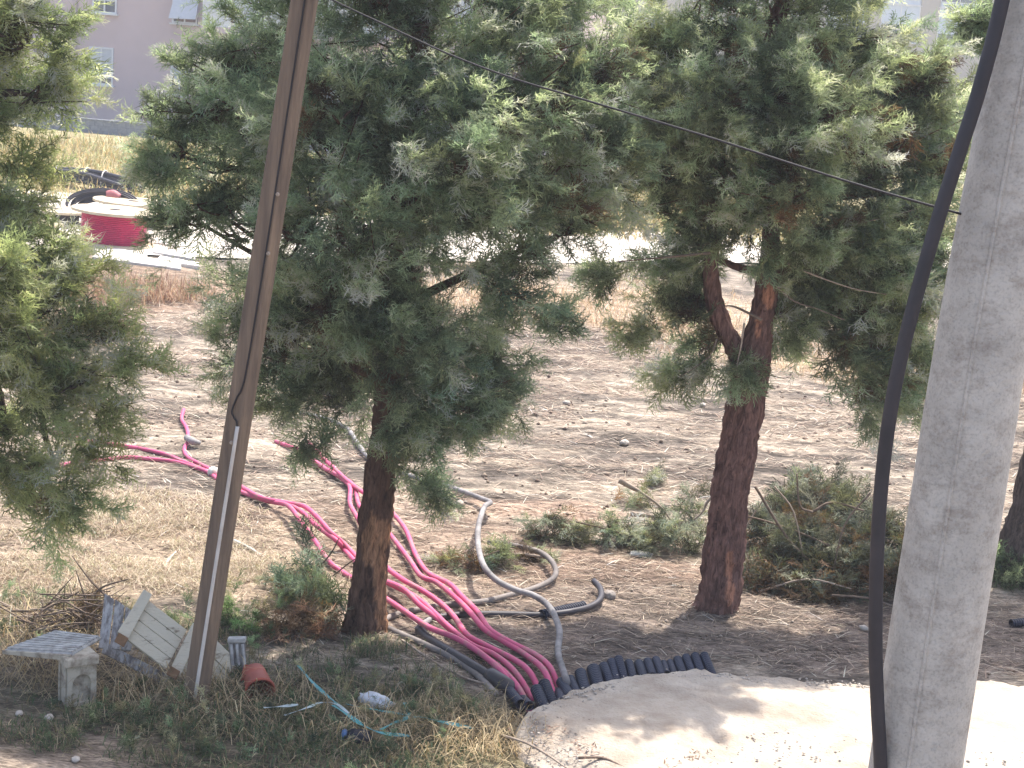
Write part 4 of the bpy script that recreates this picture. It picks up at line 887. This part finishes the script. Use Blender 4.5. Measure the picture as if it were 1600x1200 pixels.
# brushwood pile
pb = G(110, 985); root = empty('brushwood_pile', pb, 'pile of dark dead twigs behind the broken stool', 'brushwood')
for k in range(130):
    x, y = random.uniform(35, 165), 0; h = 1 - abs(x - 120) / 110
    y0 = 985 - random.random() * 62 * max(0.2, h); Yb = pb.y + random.uniform(-0.2, 0.25)
    c = atY(x, y0, Yb); d = Vector((random.gauss(0, 1), random.gauss(0, 0.6), random.gauss(0.1, 0.32))).normalized(); ln = random.uniform(0.10, 0.28)
    c.z = max(c.z, 0.02); e = c + d * ln; e.z = max(e.z, 0.01); f = c - d * ln; f.z = max(f.z, 0.01)
    if k < 90:
        mb = MB(); mb.tube([f, c + Vector((0, 0, random.uniform(-.03, .03))), e], [0.006, 0.005, 0.002], seg=4, n=3); mb.obj('twig', M_TWIG if k % 7 else M_DEADWOOD, root)
for pth in ([(28, 995), (70, 950), (113, 902)], [(155, 1000), (135, 940), (118, 890)], [(18, 955), (60, 952), (100, 930)], [(165, 930), (140, 905), (112, 868)], [(150, 925), (165, 915), (200, 905)]):
    mb = MB(); mb.tube([atY(x, y, pb.y) for x, y in pth], [0.009, 0.007, 0.003], seg=5, n=5); mb.obj('stick', M_TWIG, root)
for blx in [(95, 955, 45, 26), (150, 945, 14, 22)]:
    f = Foliage(); yb = pb.y + 0.1; c = atY(blx[0], blx[1], yb); blob_plumes(f, MB(), [(*blx, 0, 0)], yb, [Vector((c.x, c.y, 0))], (0.10, 0.07, 0.05), 12, 14, 0.3, 0.13, 0, branch=False)
    link('dry_brush', f.mesh('dry_brush'), M_DRYLEAF, root)
# teal strapping ribbons
M_TEAL = mat('teal_strap', (0.10, 0.33, 0.33), (0.07, 0.24, 0.26), scale=10, rough=0.5)
M_PALE_T = mat('pale_strap', (0.50, 0.56, 0.55), (0.36, 0.42, 0.42), scale=10, rough=0.5)
def strap(L, label, m, w=0.014):
    P, _ = crom([G(x, y, 0.075 + (q[0] if q else 0)) for x, y, *q in L], 8); mb = MB(); V = []
    for i, p in enumerate(P):
        d = (P[min(i + 1, len(P) - 1)] - P[max(i - 1, 0)]).normalized(); sd = d.cross(zz).normalized() * w * 0.7; sd = sd + zz * w * 0.3 * math.sin(i * 0.4)
        V += [p - sd, p + sd, p + sd + zz * 0.002, p - sd + zz * 0.002]
    Fc = []
    for i in range(len(P) - 1):
        for j in range(4): a = i * 4 + j; b = i * 4 + (j + 1) % 4; Fc.append((a, b, b + 4, a + 4))
    Fc += [(3, 2, 1, 0), tuple(len(P) * 4 - 4 + j for j in range(4))]
    mb.add(V, Fc); o = mb.obj('strap', m); tag(o, label, 'strap', 'plastic straps in the grass')
strap([(466, 1040), (490, 1068), (512, 1088), (530, 1102)], 'straight teal strap slanting down from the dead bush', M_TEAL)
strap([(412, 1106), (440, 1104), (466, 1101)], 'short pale teal strap nearest the red pot', M_PALE_T)
strap([(444, 1118), (480, 1106), (502, 1098), (525, 1100), (545, 1115)], 'white curved strap left of the white bag', M_PALE_T, 0.012)
strap([(520, 1102), (545, 1118), (565, 1132), (595, 1145), (640, 1150)], 'teal strap curving past below the white bag', M_TEAL, 0.018)
strap([(595, 1140), (620, 1128), (650, 1120), (690, 1128), (740, 1138)], 'long teal strap running right of the white bag', M_TEAL, 0.018)
strap([(632, 1098), (636, 1108), (640, 1118)], 'short upright teal strap end right of the white bag', M_TEAL)
strap([(540, 1100), (580, 1108), (640, 1118)], 'faint dark teal strap passing under the white bag', M_TEAL, 0.01)
# white bag, black lump
def lump(name, p, rx, ry, rz_, m, label, cat, rot=0.0, seed=1, amp=0.25, fr=3.0, sub=(28, 18)):
    mb = MB(); V = []; nu, nv = sub
    for j in range(nv + 1):
        th = math.pi * j / nv
        for i in range(nu):
            a = 2 * math.pi * i / nu; x, y, z = math.sin(th) * math.cos(a), math.sin(th) * math.sin(a), math.cos(th)
            n = float(fbm(np.array([x * fr + seed * 7.0 + z]), np.array([y * fr + z * fr * 0.7 + seed]), 4)[0]) - 0.5
            k = 1 + amp * 2 * n; X, Y_, Zz = x * rx * k, y * ry * k, z * rz_ * k
            V.append(p + Vector((X * math.cos(rot) - Y_ * math.sin(rot), X * math.sin(rot) + Y_ * math.cos(rot), Zz + rz_ * 0.75)))
    Fc = [(j * nu + i, (j + 1) * nu + i, (j + 1) * nu + (i + 1) % nu, j * nu + (i + 1) % nu) for j in range(nv) for i in range(nu)]
    mb.add(V, Fc); o = mb.obj(name, m, smooth=True); return tag(o, label, cat)
lump('plastic_bag', G(587, 1104), 0.115, 0.062, 0.045, mat('white_film', (0.62, 0.64, 0.68), (0.5, 0.52, 0.56), scale=6, rough=0.35), 'crumpled white plastic bag lying in the shaded grass', 'bag', rot=-0.45, seed=3, amp=0.3)
lump('rag', G(560, 1160), 0.085, 0.05, 0.045, mat('black_film', (0.03, 0.03, 0.04), rough=0.4), 'crumpled black bag with a blue scrap in the foreground grass', 'bag', seed=8, amp=0.4)
lump('plastic_scrap', G(538, 1155), 0.02, 0.025, 0.035, mat('blue_film', (0.12, 0.22, 0.42), rough=0.4), 'small blue plastic scrap against the black bag', 'scrap', seed=5, amp=0.3, sub=(14, 9))
mb = MB(); c = G(627, 1072, 0.03); mb.tube([c + Vector((0.022 * math.cos(a), 0.01 * math.sin(a), 0.022 * math.sin(a))) for a in np.linspace(0, 6.28, 16)], 0.004, seg=6, sub=False, cap=False); o = mb.obj('plastic_ring', M_OLDPLASTIC, smooth=True); tag(o, 'tiny cream plastic ring above the white bag', 'ring')
lump('white_sheet', G(1002, 869), 0.10, 0.06, 0.022, mat('white_paper', (0.7, 0.67, 0.62), rough=0.8), 'white crumpled sheet lying before the low branch heap', 'sheet', seed=6, amp=0.25)
M_STONE = mat('grey_stone', (0.33, 0.29, 0.26), (0.2, 0.17, 0.15), scale=14, rough=0.95, bump=0.4)
M_PSTONE = mat('pale_stone', (0.52, 0.46, 0.40), (0.38, 0.33, 0.28), scale=14, rough=0.95, bump=0.4)
lump('rock', G(951, 936), 0.055, 0.045, 0.04, M_STONE, 'round grey rock by the curled end of the black cable', 'rock', seed=9, amp=0.15)
for (x, y, r, lb) in ((718, 790, 0.05, 'pale stone below the grey cable where it leaves the trunk'), (77, 1125, 0.035, 'white stone chip on bare soil at lower left'), (833, 1104, 0.03, 'pale stone against the leftmost conduits'), (985, 838, 0.035, 'pale stone in front of the low branch heap'),
                      (885, 632, 0.05, 'pale stone far out on the mown field'), (1098, 635, 0.045, 'pale stone on the mown field left of the red trunk'), (30, 1118, 0.03, 'small pale stone at the left edge in the foreground'), (118, 1190, 0.03, 'pale stone at the bottom left corner'), (975, 695, .06, 'flat pale stone in the middle of the mown field'), (1350, 985, .04, 'pale stone left of the black cable by the concrete pole')):
    lump('stone', G(x, y), r, r * 0.75, r * 0.55, M_PSTONE, lb, 'stone', seed=x % 13, amp=0.35, sub=(14, 9), rot=x)
for L, lb in (([(258, 888), (264, 874), (275, 862)], 'white bent stick on the straw left of the timber pole'), ([(366, 845), (388, 855), (412, 870)], 'straight white stick on the ground just right of the timber pole')):
    mb = MB(); mb.tube([G(x, y, 0.02) for x, y in L], [0.012, 0.011, 0.007], seg=7, n=4, rough=0.1); o = mb.obj('stick', mat('bleached_wood', (0.6, 0.55, 0.48), rough=0.8), smooth=True); tag(o, lb, 'stick')
# gravel chips scattered on and beside the heap
def chips():
    n = 2600; a = rng.uniform(0, 1, n)
    e = np.array([[*at(q, w, 0.12).xy] for q, w in ((830, 1140), (845, 1112), (890, 1088), (980, 1064), (1085, 1055), (1210, 1064), (1360, 1074), (1600, 1078))])
    x = rng.uniform(e[0, 0], e[-1, 0], n); y = np.interp(x, e[:, 0], e[:, 1]) - np.abs(rng.normal(0, 0.7, n)) * (rng.random(n) < 0.7) + np.where(rng.random(n) < .5, rng.normal(0, 0.05, n), 0)
    z = 0.122; r = rng.uniform(0.004, 0.013, n) * rng.uniform(0.6, 1.2, n)
    T = np.array([[1, 0, 0], [-1, 0, 0], [0, 1, 0], [0, -1, 0], [0, 0, 1], [0, 0, -1.0]]); Fo = np.array([[0, 2, 4], [2, 1, 4], [1, 3, 4], [3, 0, 4], [2, 0, 5], [1, 2, 5], [3, 1, 5], [0, 3, 5]])
    V = T[None] * r[:, None, None] * rng.uniform(0.6, 1.3, (n, 6, 1)); V[..., 2] *= 0.6; V += np.c_[x, y, np.full(n, z)][:, None]
    Fc = (np.arange(n)[:, None, None] * 6 + Fo[None]).reshape(-1, 3)
    o = link('gravel_chips', np_mesh('gravel_chips', V.reshape(-1, 3), Fc), M_PSTONE); tag(o, 'loose chips scattered over the pale gravel', 'gravel', kind='stuff')
chips()
def clods():
    n = 8000; P = np.c_[rng.uniform(-7, 8, n), 9.8 + 13 * rng.random(n) ** 1.5]; P = P[ground_edge(P)]
    w = fbm(P[:, 0] * 1.2 + 9, P[:, 1] * 2.2, 4); P = P[rng.random(len(P)) < np.clip((w - 0.4) / 0.2, 0.08, 1)]; n = len(P)
    r = rng.uniform(0.005, 0.02, n) * rng.uniform(0.5, 1.3, n) * np.clip(P[:, 1] / 11.5, 1, 1.6)
    T = np.array([[1, 0, 0], [-1, 0, 0], [0, 1, 0], [0, -1, 0], [0, 0, 1], [0, 0, -1.0]]); Fo = np.array([[0, 2, 4], [2, 1, 4], [1, 3, 4], [3, 0, 4], [2, 0, 5], [1, 2, 5], [3, 1, 5], [0, 3, 5]])
    a = rng.uniform(0, 6.28, n); ca, sa = np.cos(a), np.sin(a); V = T[None] * r[:, None, None] * rng.uniform(0.6, 1.4, (n, 6, 1)); V[..., 2] *= 0.7
    x = V[..., 0] * ca[:, None] - V[..., 1] * sa[:, None]; y = V[..., 0] * sa[:, None] + V[..., 1] * ca[:, None]; V[..., 0] = x; V[..., 1] = y
    V += np.c_[P, hz(P[:, 0], P[:, 1]) + r * 0.3][:, None]
    C = np.array([(0.24, 0.18, 0.14), (0.34, 0.27, 0.21), (0.15, 0.11, 0.09), (0.45, 0.37, 0.30)])[rng.integers(0, 4, n)]
    o = link('clods', np_mesh('clods', V.reshape(-1, 3), (np.arange(n)[:, None, None] * 6 + Fo[None]).reshape(-1, 3), np.repeat(C, 6, 0)), M_STRAW); tag(o, 'small clods and crumbs of soil over the mown field', 'soil', kind='stuff')
clods()
def specks():
    P = np.concatenate([np.c_[rng.normal(0, .12, (90, 1)), rng.normal(0, .10, (90, 1))] + np.array(at(*q, 0.12).xy) for q in ((875, 1140), (1010, 1163), (985, 1150), (900, 1170), (1320, 1100), (1060, 1185))])
    n = len(P); C = np.array([(0.22, 0.14, 0.10), (0.30, 0.2, 0.15), (0.14, 0.10, 0.08)])[rng.integers(0, 3, n)]
    V, T, C = strands(np.c_[P, np.full(n, 0.135)], rng.uniform(.012, .045, n), rng.uniform(0, 6.28, n), rng.uniform(0, .3, n), rng.uniform(.004, .01, n), C)
    o = link('dead_leaves', np_mesh('dead_leaves', V, T, C), M_STRAW); tag(o, 'brown dead leaf scraps lying on the pale gravel', 'leaves', kind='stuff')
specks()
for L, lb, mm in (([(948, 1157), (1000, 1170), (1050, 1180), (1092, 1186)], 'thin dark stick lying on the sunlit gravel', M_TWIG), ([(904, 1184), (940, 1184), (965, 1194), (985, 1204)], 'short bent stick on the gravel at the bottom edge', M_TWIG), ([(785, 1149), (820, 1160), (850, 1176), (888, 1202)], 'greenish dry stalk along the left rim of the gravel', M_DEADWOOD), ([(628, 1000), (680, 1035), (735, 1062), (795, 1074)], 'long thin dry stick beside the black pipe and muddy cable', M_DEADWOOD)):
    mb = MB(); mb.tube([at(x, y, 0.13 if x > 800 else 0.05) for x, y in L], [0.009, 0.008, 0.007, 0.004], seg=6, n=4, rough=0.15); o = mb.obj('stick', mm, smooth=True); tag(o, lb, 'stick')

# ------------------------------------------------------------------ reels, coil, pipes and slabs by the far road
M_PLY = mat('sunbleached_plywood', (0.60, 0.52, 0.38), (0.46, 0.38, 0.26), scale=5, rough=0.85)
M_MAG = mat('magenta_winding', (0.52, 0.022, 0.10), (0.38, 0.018, 0.08), scale=6, rough=0.45)
M_DARKW = mat('dark_reel_core', (0.05, 0.04, 0.04), rough=0.8)
def reel(px, py, rad_px, drum_px, h_px, core, label, wind=True):
    p = G(px, py); s = scl(p); root = empty('cable_reel', (p.x, p.y, hz1(p.x, p.y) + 0.03), label, 'cable reel'); R = rad_px / s; r = drum_px / s; h = h_px / s
    M0 = Matrix.Translation(root.location) @ Matrix.Rotation(math.radians(2.5), 4, 'Y')
    fl = [(0, 0), (R, 0), (R, 0.05), (0, 0.05)]
    mb = MB(); mb.lathe(fl, M0, seg=40); mb.obj('bottom_flange', M_PLY, root, bevel=0.005)
    mb = MB(); mb.lathe([(a, b + h) for a, b in fl], M0, seg=40); mb.obj('top_flange', M_PLY, root, bevel=0.005)
    n = 16; prof = []
    for k in range(n):
        z0 = 0.05 + (h - 0.05) * k / n; dz_ = (h - 0.05) / n
        prof += [(r * 0.975, z0), (r, z0 + dz_ * 0.3), (r, z0 + dz_ * 0.7)]
    prof += [(r * 0.975, h)]
    mb = MB(); mb.lathe(prof, M0, seg=40); mb.obj('cable_winding', core, root, smooth=False)
    mb = MB(); mb.lathe([(r * 0.18, h + 0.051), (r * 0.18, h + 0.056), (0, h + 0.056)], M0, seg=20); mb.obj('hub', M_DARKW, root)
reel(176, 384, 66, 50, 50, M_MAG, 'wooden reel wound with magenta cable standing beside the far road')
reel(206, 356, 62, 46, 36, M_DARKW, 'wooden reel partly hidden behind the magenta one')
reel(88, 352, 46, 34, 20, M_DARKW, 'low pale reel left of the magenta one behind the tree branches')
reel(72, 366, 26, 16, 12, M_DARKW, 'smallest pale reel peeking through the left tree foliage')
# coil of black pipe
p = G(160, 350); s = scl(p); root = empty('pipe_coil', p, 'coil of black pipe with a pink wrap behind the magenta reel', 'pipe coil')
for k in range(11):
    mb = MB(); R = (28 + k * 1.8) / s; yy = (k % 4) * 0.06
    pts = [p + Vector((R * 1.25 * math.cos(a), yy - 0.1 + 0.25 * math.sin(a), max(0.02, 0.1 + R * 0.9 * (1 + math.sin(a)) * 0.55))) for a in np.linspace(0, 2 * math.pi, 40)]
    mb.tube(pts, 0.022, seg=6, sub=False, cap=False); mb.obj('turn', M_BLACKPIPE, root, smooth=True)
c = p + Vector((14 / s, 0.1, 0)); tz_ = 0.1 + 40 / s * 0.9 * 1.05
mb = MB(); mb.tube([c + Vector((-9 / s, 0, tz_ - 0.02)), c + Vector((0, 0, tz_)), c + Vector((9 / s, 0, tz_ - 0.06))], 8 / s, seg=10, n=4, rough=0.15); mb.obj('pink_wrap', mat('pink_wrap', (0.45, 0.16, 0.16), (0.34, 0.11, 0.12), rough=0.6), root, smooth=True)
# bundle of straight pipes
p0, p1 = G(66, 283), G(204, 307); s = scl(p0); root = empty('pipe_bundle', p0.lerp(p1, 0.5), 'bundle of long black pipes lying in the yellow grass beyond the road', 'pipe bundle')
for k in range(16):
    o_ = Vector((random.uniform(-0.3, 0.3), (k % 5) * 0.09 - 0.2, 0.06 + (k // 5) * 0.10)); sag = random.uniform(0.0, 0.12)
    mb = MB(); mb.tube([p0 + o_, p0.lerp(p1, 0.5) + o_ + Vector((0, 0, 0.10 + sag * 0.5)), p1 + o_ * 1.1 + Vector((0, 0, -0.02))], 0.05, seg=8, n=6); mb.obj('pipe', M_BLACKPIPE, root, smooth=True)
for t in (0.2, 0.52, 0.72):
    c = p0.lerp(p1, t) + Vector((0, 0, 0.25)); mb = MB(); mb.tube([c + Vector((0.03 * math.cos(a), 0.28 * math.cos(a), 0.28 * math.sin(a))) for a in np.linspace(0, 6.28, 20)], 0.018, seg=6, sub=False, cap=False); mb.obj('tie', M_WHITEPVC, root, smooth=True)
# pale slabs on the near side of the road
M_SLAB = mat('pale_concrete_slab', (0.66, 0.62, 0.57), (0.52, 0.48, 0.43), scale=4, rough=0.9)
for i, (x0, y0, x1, y1, h, lb) in enumerate(((150, 380, 230, 397, 9, 'thin pale slab farthest back in front of the magenta reel'), (150, 389, 283, 410, 12, 'long pale slab nearest the dry weeds before the reel'), (236, 372, 262, 376, 6, 'small pale slab right beside the magenta reel'), (245, 385, 305, 398, 8, 'pale slab in tree shade right of the magenta reel'), (250, 399, 312, 410, 7, 'pale slab in shade nearest the middle tree'), (262, 375, 312, 383, 6, 'narrow pale slab farthest right beyond the reel'))):
    a, b, c, d = G(x0, y0, 0.06), G(x1, y1, 0.06), G(x1, y1 + h * 0.8, 0.06), G(x0 - 6, y0 + h, 0.06)
    mb = MB(); mb.quadslab(a, b, c, d, -0.1 if (b - a).cross(d - a).z > 0 else 0.1); mb.obj('concrete_slab', M_SLAB, bevel=0.01)
    o = bpy.data.objects[-1] if False else COL.objects[-1]; tag(o, lb, 'slab', 'pale slabs by the reels')

# ------------------------------------------------------------------ buildings
M_PINKW = mat('pink_render', (0.60, 0.48, 0.47), (0.55, 0.44, 0.43), scale=0.5, rough=0.9, bump=0.1, bscale=30)
M_BEIGE = mat('beige_render', (0.50, 0.45, 0.38), (0.46, 0.41, 0.35), scale=0.5, rough=0.9)
M_FRAME = mat('white_window_frame', (0.75, 0.75, 0.75), (0.68, 0.68, 0.68), rough=0.5)
M_BLIND = mat('pale_blind', (0.58, 0.60, 0.62), (0.52, 0.54, 0.56), scale=3, rough=0.6)
M_GLASS = mat('window_glass', (0.12, 0.14, 0.16), (0.08, 0.09, 0.11), rough=0.08, spec=0.6)
M_BLOCK = mat('grey_blockwork', (0.28, 0.30, 0.33), (0.2, 0.215, 0.24), scale=6, rough=0.9)
class Facade:
    def __init__(s, px, py, ang, name, label, wallm, u0px, u1px, height, depth=10):
        s.O = at(px, py); a = math.radians(ang); s.u = Vector((math.cos(a), -math.sin(a), 0)); s.n = Vector((-math.sin(a), -math.cos(a), 0))
        s.root = empty(name, s.O, label, 'building')
        u0 = s.uv(u0px, py)[0]; u1 = s.uv(u1px, py)[0]; s.wallm = wallm
        mb = MB(); mb.box(s.P(u0, -0.3, -depth), s.u * (u1 - u0), zz * (height + 0.3), s.n * depth); mb.obj('wall', wallm, s.root)
        mb = MB(); mb.box(s.P(u0 - 0.4, height, -depth - 0.4), s.u * (u1 - u0 + 0.8), zz * 0.25, s.n * (depth + 0.8)); mb.obj('roof', M_BLOCK, s.root)
        s.u0, s.u1 = u0, u1
    def uv(s, px, py):
        d = ray(px, py); t = (s.O - CAM).dot(s.n) / d.dot(s.n); p = CAM + d * t; return (p - s.O).dot(s.u), p.z
    def P(s, u, v, w): return s.O + s.u * u + Vector((0, 0, v - s.O.z)) + s.n * w
    def box(s, name, m, u0, u1, v0, v1, w0, w1, parent=None, bevel=0):
        mb = MB(); mb.box(s.P(u0, v0, w0), s.u * (u1 - u0), zz * (v1 - v0), s.n * (w1 - w0)); return mb.obj(name, m, parent or s.root, bevel=bevel)
    def window(s, u0, u1, v0, v1, blind=1.0, mull=1):
        o = bpy.data.objects.new('window', None)
        fr = MB(); t = 0.07
        for (a, b, c, d) in ((u0, u1, v0, v0 + t), (u0, u1, v1 - t, v1), (u0, u0 + t, v0 + t, v1 - t), (u1 - t, u1, v0 + t, v1 - t)) + tuple((u0 + (u1 - u0) * (k + 1) / (mull + 1) - 0.03, u0 + (u1 - u0) * (k + 1) / (mull + 1) + 0.03, v0 + t, v1 - t) for k in range(mull)):
            fr.box(s.P(a, c, 0.01), s.u * (b - a), zz * (d - c), s.n * 0.05)
        f = fr.obj('window', M_FRAME, s.root)
        s.box('pane', M_GLASS, u0 + t, u1 - t, v0 + t, v1 - t, 0.003, 0.012, f)
        if blind > 0: s.box('blind', M_BLIND, u0 + t, u1 - t, v1 - t - (v1 - v0 - 2 * t) * blind, v1 - t, 0.016, 0.03, f)
        s.box('sill', M_FRAME, u0 - 0.08, u1 + 0.08, v0 - 0.07, v0 - 0.002, 0.005, 0.14, f)
        return f
fa = Facade(200, 197, 10, 'apartment_building', 'pink rendered apartment building with white windows behind the left trees', M_PINKW, -420, 900, 12.0)
def winpx(x0, y0, x1, y1, **k):
    a = fa.uv(x0, y1); b = fa.uv(x1, y0); fa.window(a[0], b[0], a[1], b[1], **k); return a, b
a1, b1 = winpx(139, 75, 178, 131, mull=1, blind=0.85)
fh = 3.0
for du, dv in ((0, fh), (0, 2 * fh)): fa.window(a1[0] + 0.1, b1[0] + 0.1, a1[1] + dv, b1[1] + dv, blind=0.7)
a2, b2 = winpx(266, 104, 296, 148, mull=1, blind=0.6)
for dv in (fh, 2 * fh): fa.window(a2[0], b2[0] + 0.3, a2[1] + dv, b2[1] + dv, blind=0.3)
a3, b3_ = winpx(70, 85, 100, 120, mull=1, blind=0.5)
for du in (-4.5, -9, 7, 11, 15.5):
    for dv in (0, fh, 2 * fh): fa.window(a1[0] + du, b1[0] + du, a1[1] + dv, b1[1] + dv, blind=random.choice((0.3, 0.6, 0.9)))
# tilted awning shutter on the upper right window
q0 = fa.uv(271, 29); q1 = fa.uv(313, 31)
mb = MB(); mb.quadslab(fa.P(q0[0] + 0.15, q0[1] + 1.35, 0.08), fa.P(q1[0], q1[1] + 1.35, 0.08), fa.P(q1[0], q1[1], 0.55), fa.P(q0[0], q0[1], 0.55), 0.04); mb.obj('shutter', mat('pale_blue_shutter', (0.62, 0.64, 0.68), (0.56, 0.58, 0.62), rough=0.5), fa.root)
fa.box('exposed_brick', mat('exposed_brick', (0.30, 0.20, 0.17), (0.14, 0.10, 0.09), scale=8, rough=0.95), q0[0] + 0.15, q1[0] - 0.1, q0[1] - 0.25, q0[1] + 0.1, 0.002, 0.03)
pu = fa.uv(118, 100)[0]
mb = MB(); mb.tube([fa.P(pu, 0, 0.08), fa.P(pu, 6, 0.08), fa.P(pu, 11.8, 0.08)], 0.055, seg=8, n=4); mb.obj('downpipe', mat('pinkish_pipe', (0.55, 0.45, 0.44), rough=0.6), fa.root, smooth=True)
# projecting balcony part
bu0, bv0 = fa.uv(334, 42); bu1 = fa.uv(620, 42)[0]
fa.box('balcony_slab', M_PINKW, bu0, bu1, bv0 - 0.25, bv0, 0.003, 1.5)
for k in range(6):
    w = (bu1 - bu0) / 6; fa.box('balcony_panel', M_FRAME if k % 2 == 0 else M_BLIND, bu0 + k * w + 0.04, bu0 + (k + 1) * w - 0.04, bv0 + 0.003, bv0 + 1.5, 1.36, 1.44)
fa.box('balcony_slab', M_PINKW, bu0, bu1, bv0 - 0.25 - fh, bv0 - fh, 0.003, 1.5)
fa.box('balcony_parapet', M_FRAME, bu0, bu1, bv0 - fh + 0.003, bv0 - fh + 1.0, 1.36, 1.46)
M_TERRA = mat('terracotta', (0.40, 0.12, 0.08), (0.30, 0.09, 0.06), scale=5, rough=0.8)
def flowerpot(px, py, label):
    u, v = fa.uv(px, py); p = fa.P(u, bv0 - fh + 1.0, 1.41); root = empty('flower_pot', p, label, 'flower pot')
    mb = MB(); mb.lathe([(0, 0), (0.17, 0), (0.23, 0.36), (0.26, 0.36), (0.26, 0.44), (0.22, 0.44), (0.2, 0.36), (0, 0.36)], Matrix.Translation(p), seg=24); mb.obj('pot', M_TERRA, root, smooth=False)
flowerpot(497, 85, 'red flower pot on the white balcony wall, seen right of the timber pole'); flowerpot(386, 85, 'red flower pot on the white balcony wall, seen left of the timber pole')
# low block wall in front
w0, w1 = at(60, 200), at(262, 218)
d = (w1 - w0).normalized(); L0 = w0 - d * 14; ln = (w1 - w0).length + 24; wn = Vector((d.y, -d.x, 0))
root = empty('block_wall', w0.lerp(w1, 0.5), 'low grey blockwork wall at the foot of the pink building', 'wall')
mb = MB(); hh_ = 0.62
for row in range(3):
    x = (row % 2) * 0.2 - 0.2
    while x < ln:
        mb.box(L0 + d * (x + 0.01) + zz * (0.2 * row + 0.005 - 0.1), d * 0.385, zz * 0.188, wn * 0.18); x += 0.4
mb.obj('blocks', M_BLOCK, root)
mb = MB(); mb.box(L0 + zz * (-0.15) + wn * 0.02, d * ln, zz * 0.63, wn * 0.14); mb.obj('mortar', mat('mortar', (0.2, 0.21, 0.23), rough=0.95), root)
mb = MB()
mb.box(L0 - wn * 0.03 + zz * 0.5, d * ln, zz * 0.05, wn * 0.24); mb.obj('coping', M_BLOCK, root)
# small bare shrub by the wall
p = at(219, 176); p = w0.lerp(w1, (219 - 60) / 202) - wn * 0.4
root = empty('bare_shrub', p, 'leafless dark shrub against the pink wall', 'shrub')
for k in range(9):
    a = random.uniform(0.25, 2.9); ln_ = random.uniform(0.6, 1.1); e = p + Vector((math.cos(a) * ln_ * 0.7, random.uniform(-.2, .2), 0.6 + math.sin(a) * ln_))
    mb = MB(); mb.tube([p, p + Vector((0, 0, 0.6)), p.lerp(e, 0.6) + Vector((0, 0, 0.35)), e], [0.04, 0.035, 0.025, 0.01], seg=5, n=3); mb.obj('branch', M_TWIG, root)
# right building
fb = Facade(1450, 215, 3, 'apartment_building', 'beige building with a pale blue shuttered window beyond the right tree', M_BEIGE, 930, 2300, 12)
def winb(x0, y0, x1, y1):
    a = fb.uv(x0, y1); b = fb.uv(x1, y0); return a, b
a, b = winb(1462, 6, 1530, 70)
M_SH = mat('pale_blue_blind', (0.60, 0.66, 0.74), (0.55, 0.61, 0.69), rough=0.5)
old = M_BLIND; M_BLIND = M_SH
fb.window(a[0], b[0], a[1], b[1], blind=0.75, mull=0)
for du in (-9, -4.6, 4.6, 9):
    fb.window(a[0] + du, b[0] + du, a[1], b[1], blind=0.6)
for du in (-9, -4.6, 0, 4.6): fb.window(a[0] + du, b[0] + du, a[1] + 3, b[1] + 3, blind=0.6)
M_BLIND = old

# ------------------------------------------------------------------ thin volume added in place of lens flare, lifts the dark tones
hb = MB(); hb.box((-420, -35, -1.5), (840, 0, 0), (0, 745, 0), (0, 0, 18.5))
hm = bpy.data.materials.new('veil'); hm.use_nodes = True; hn = hm.node_tree.nodes; hn.remove(hn['Principled BSDF'])
hv = hn.new('ShaderNodeVolumePrincipled'); hv.inputs['Color'].default_value = (0.92, 0.93, 1, 1); hv.inputs['Density'].default_value = 0.0016
hm.node_tree.links.new(hv.outputs[0], hn['Material Output'].inputs['Volume'])
ho = hb.obj('veil', hm); tag(ho, 'thin added stand-in for lens flare, a haze over the whole lot', 'veil', kind='stuff')
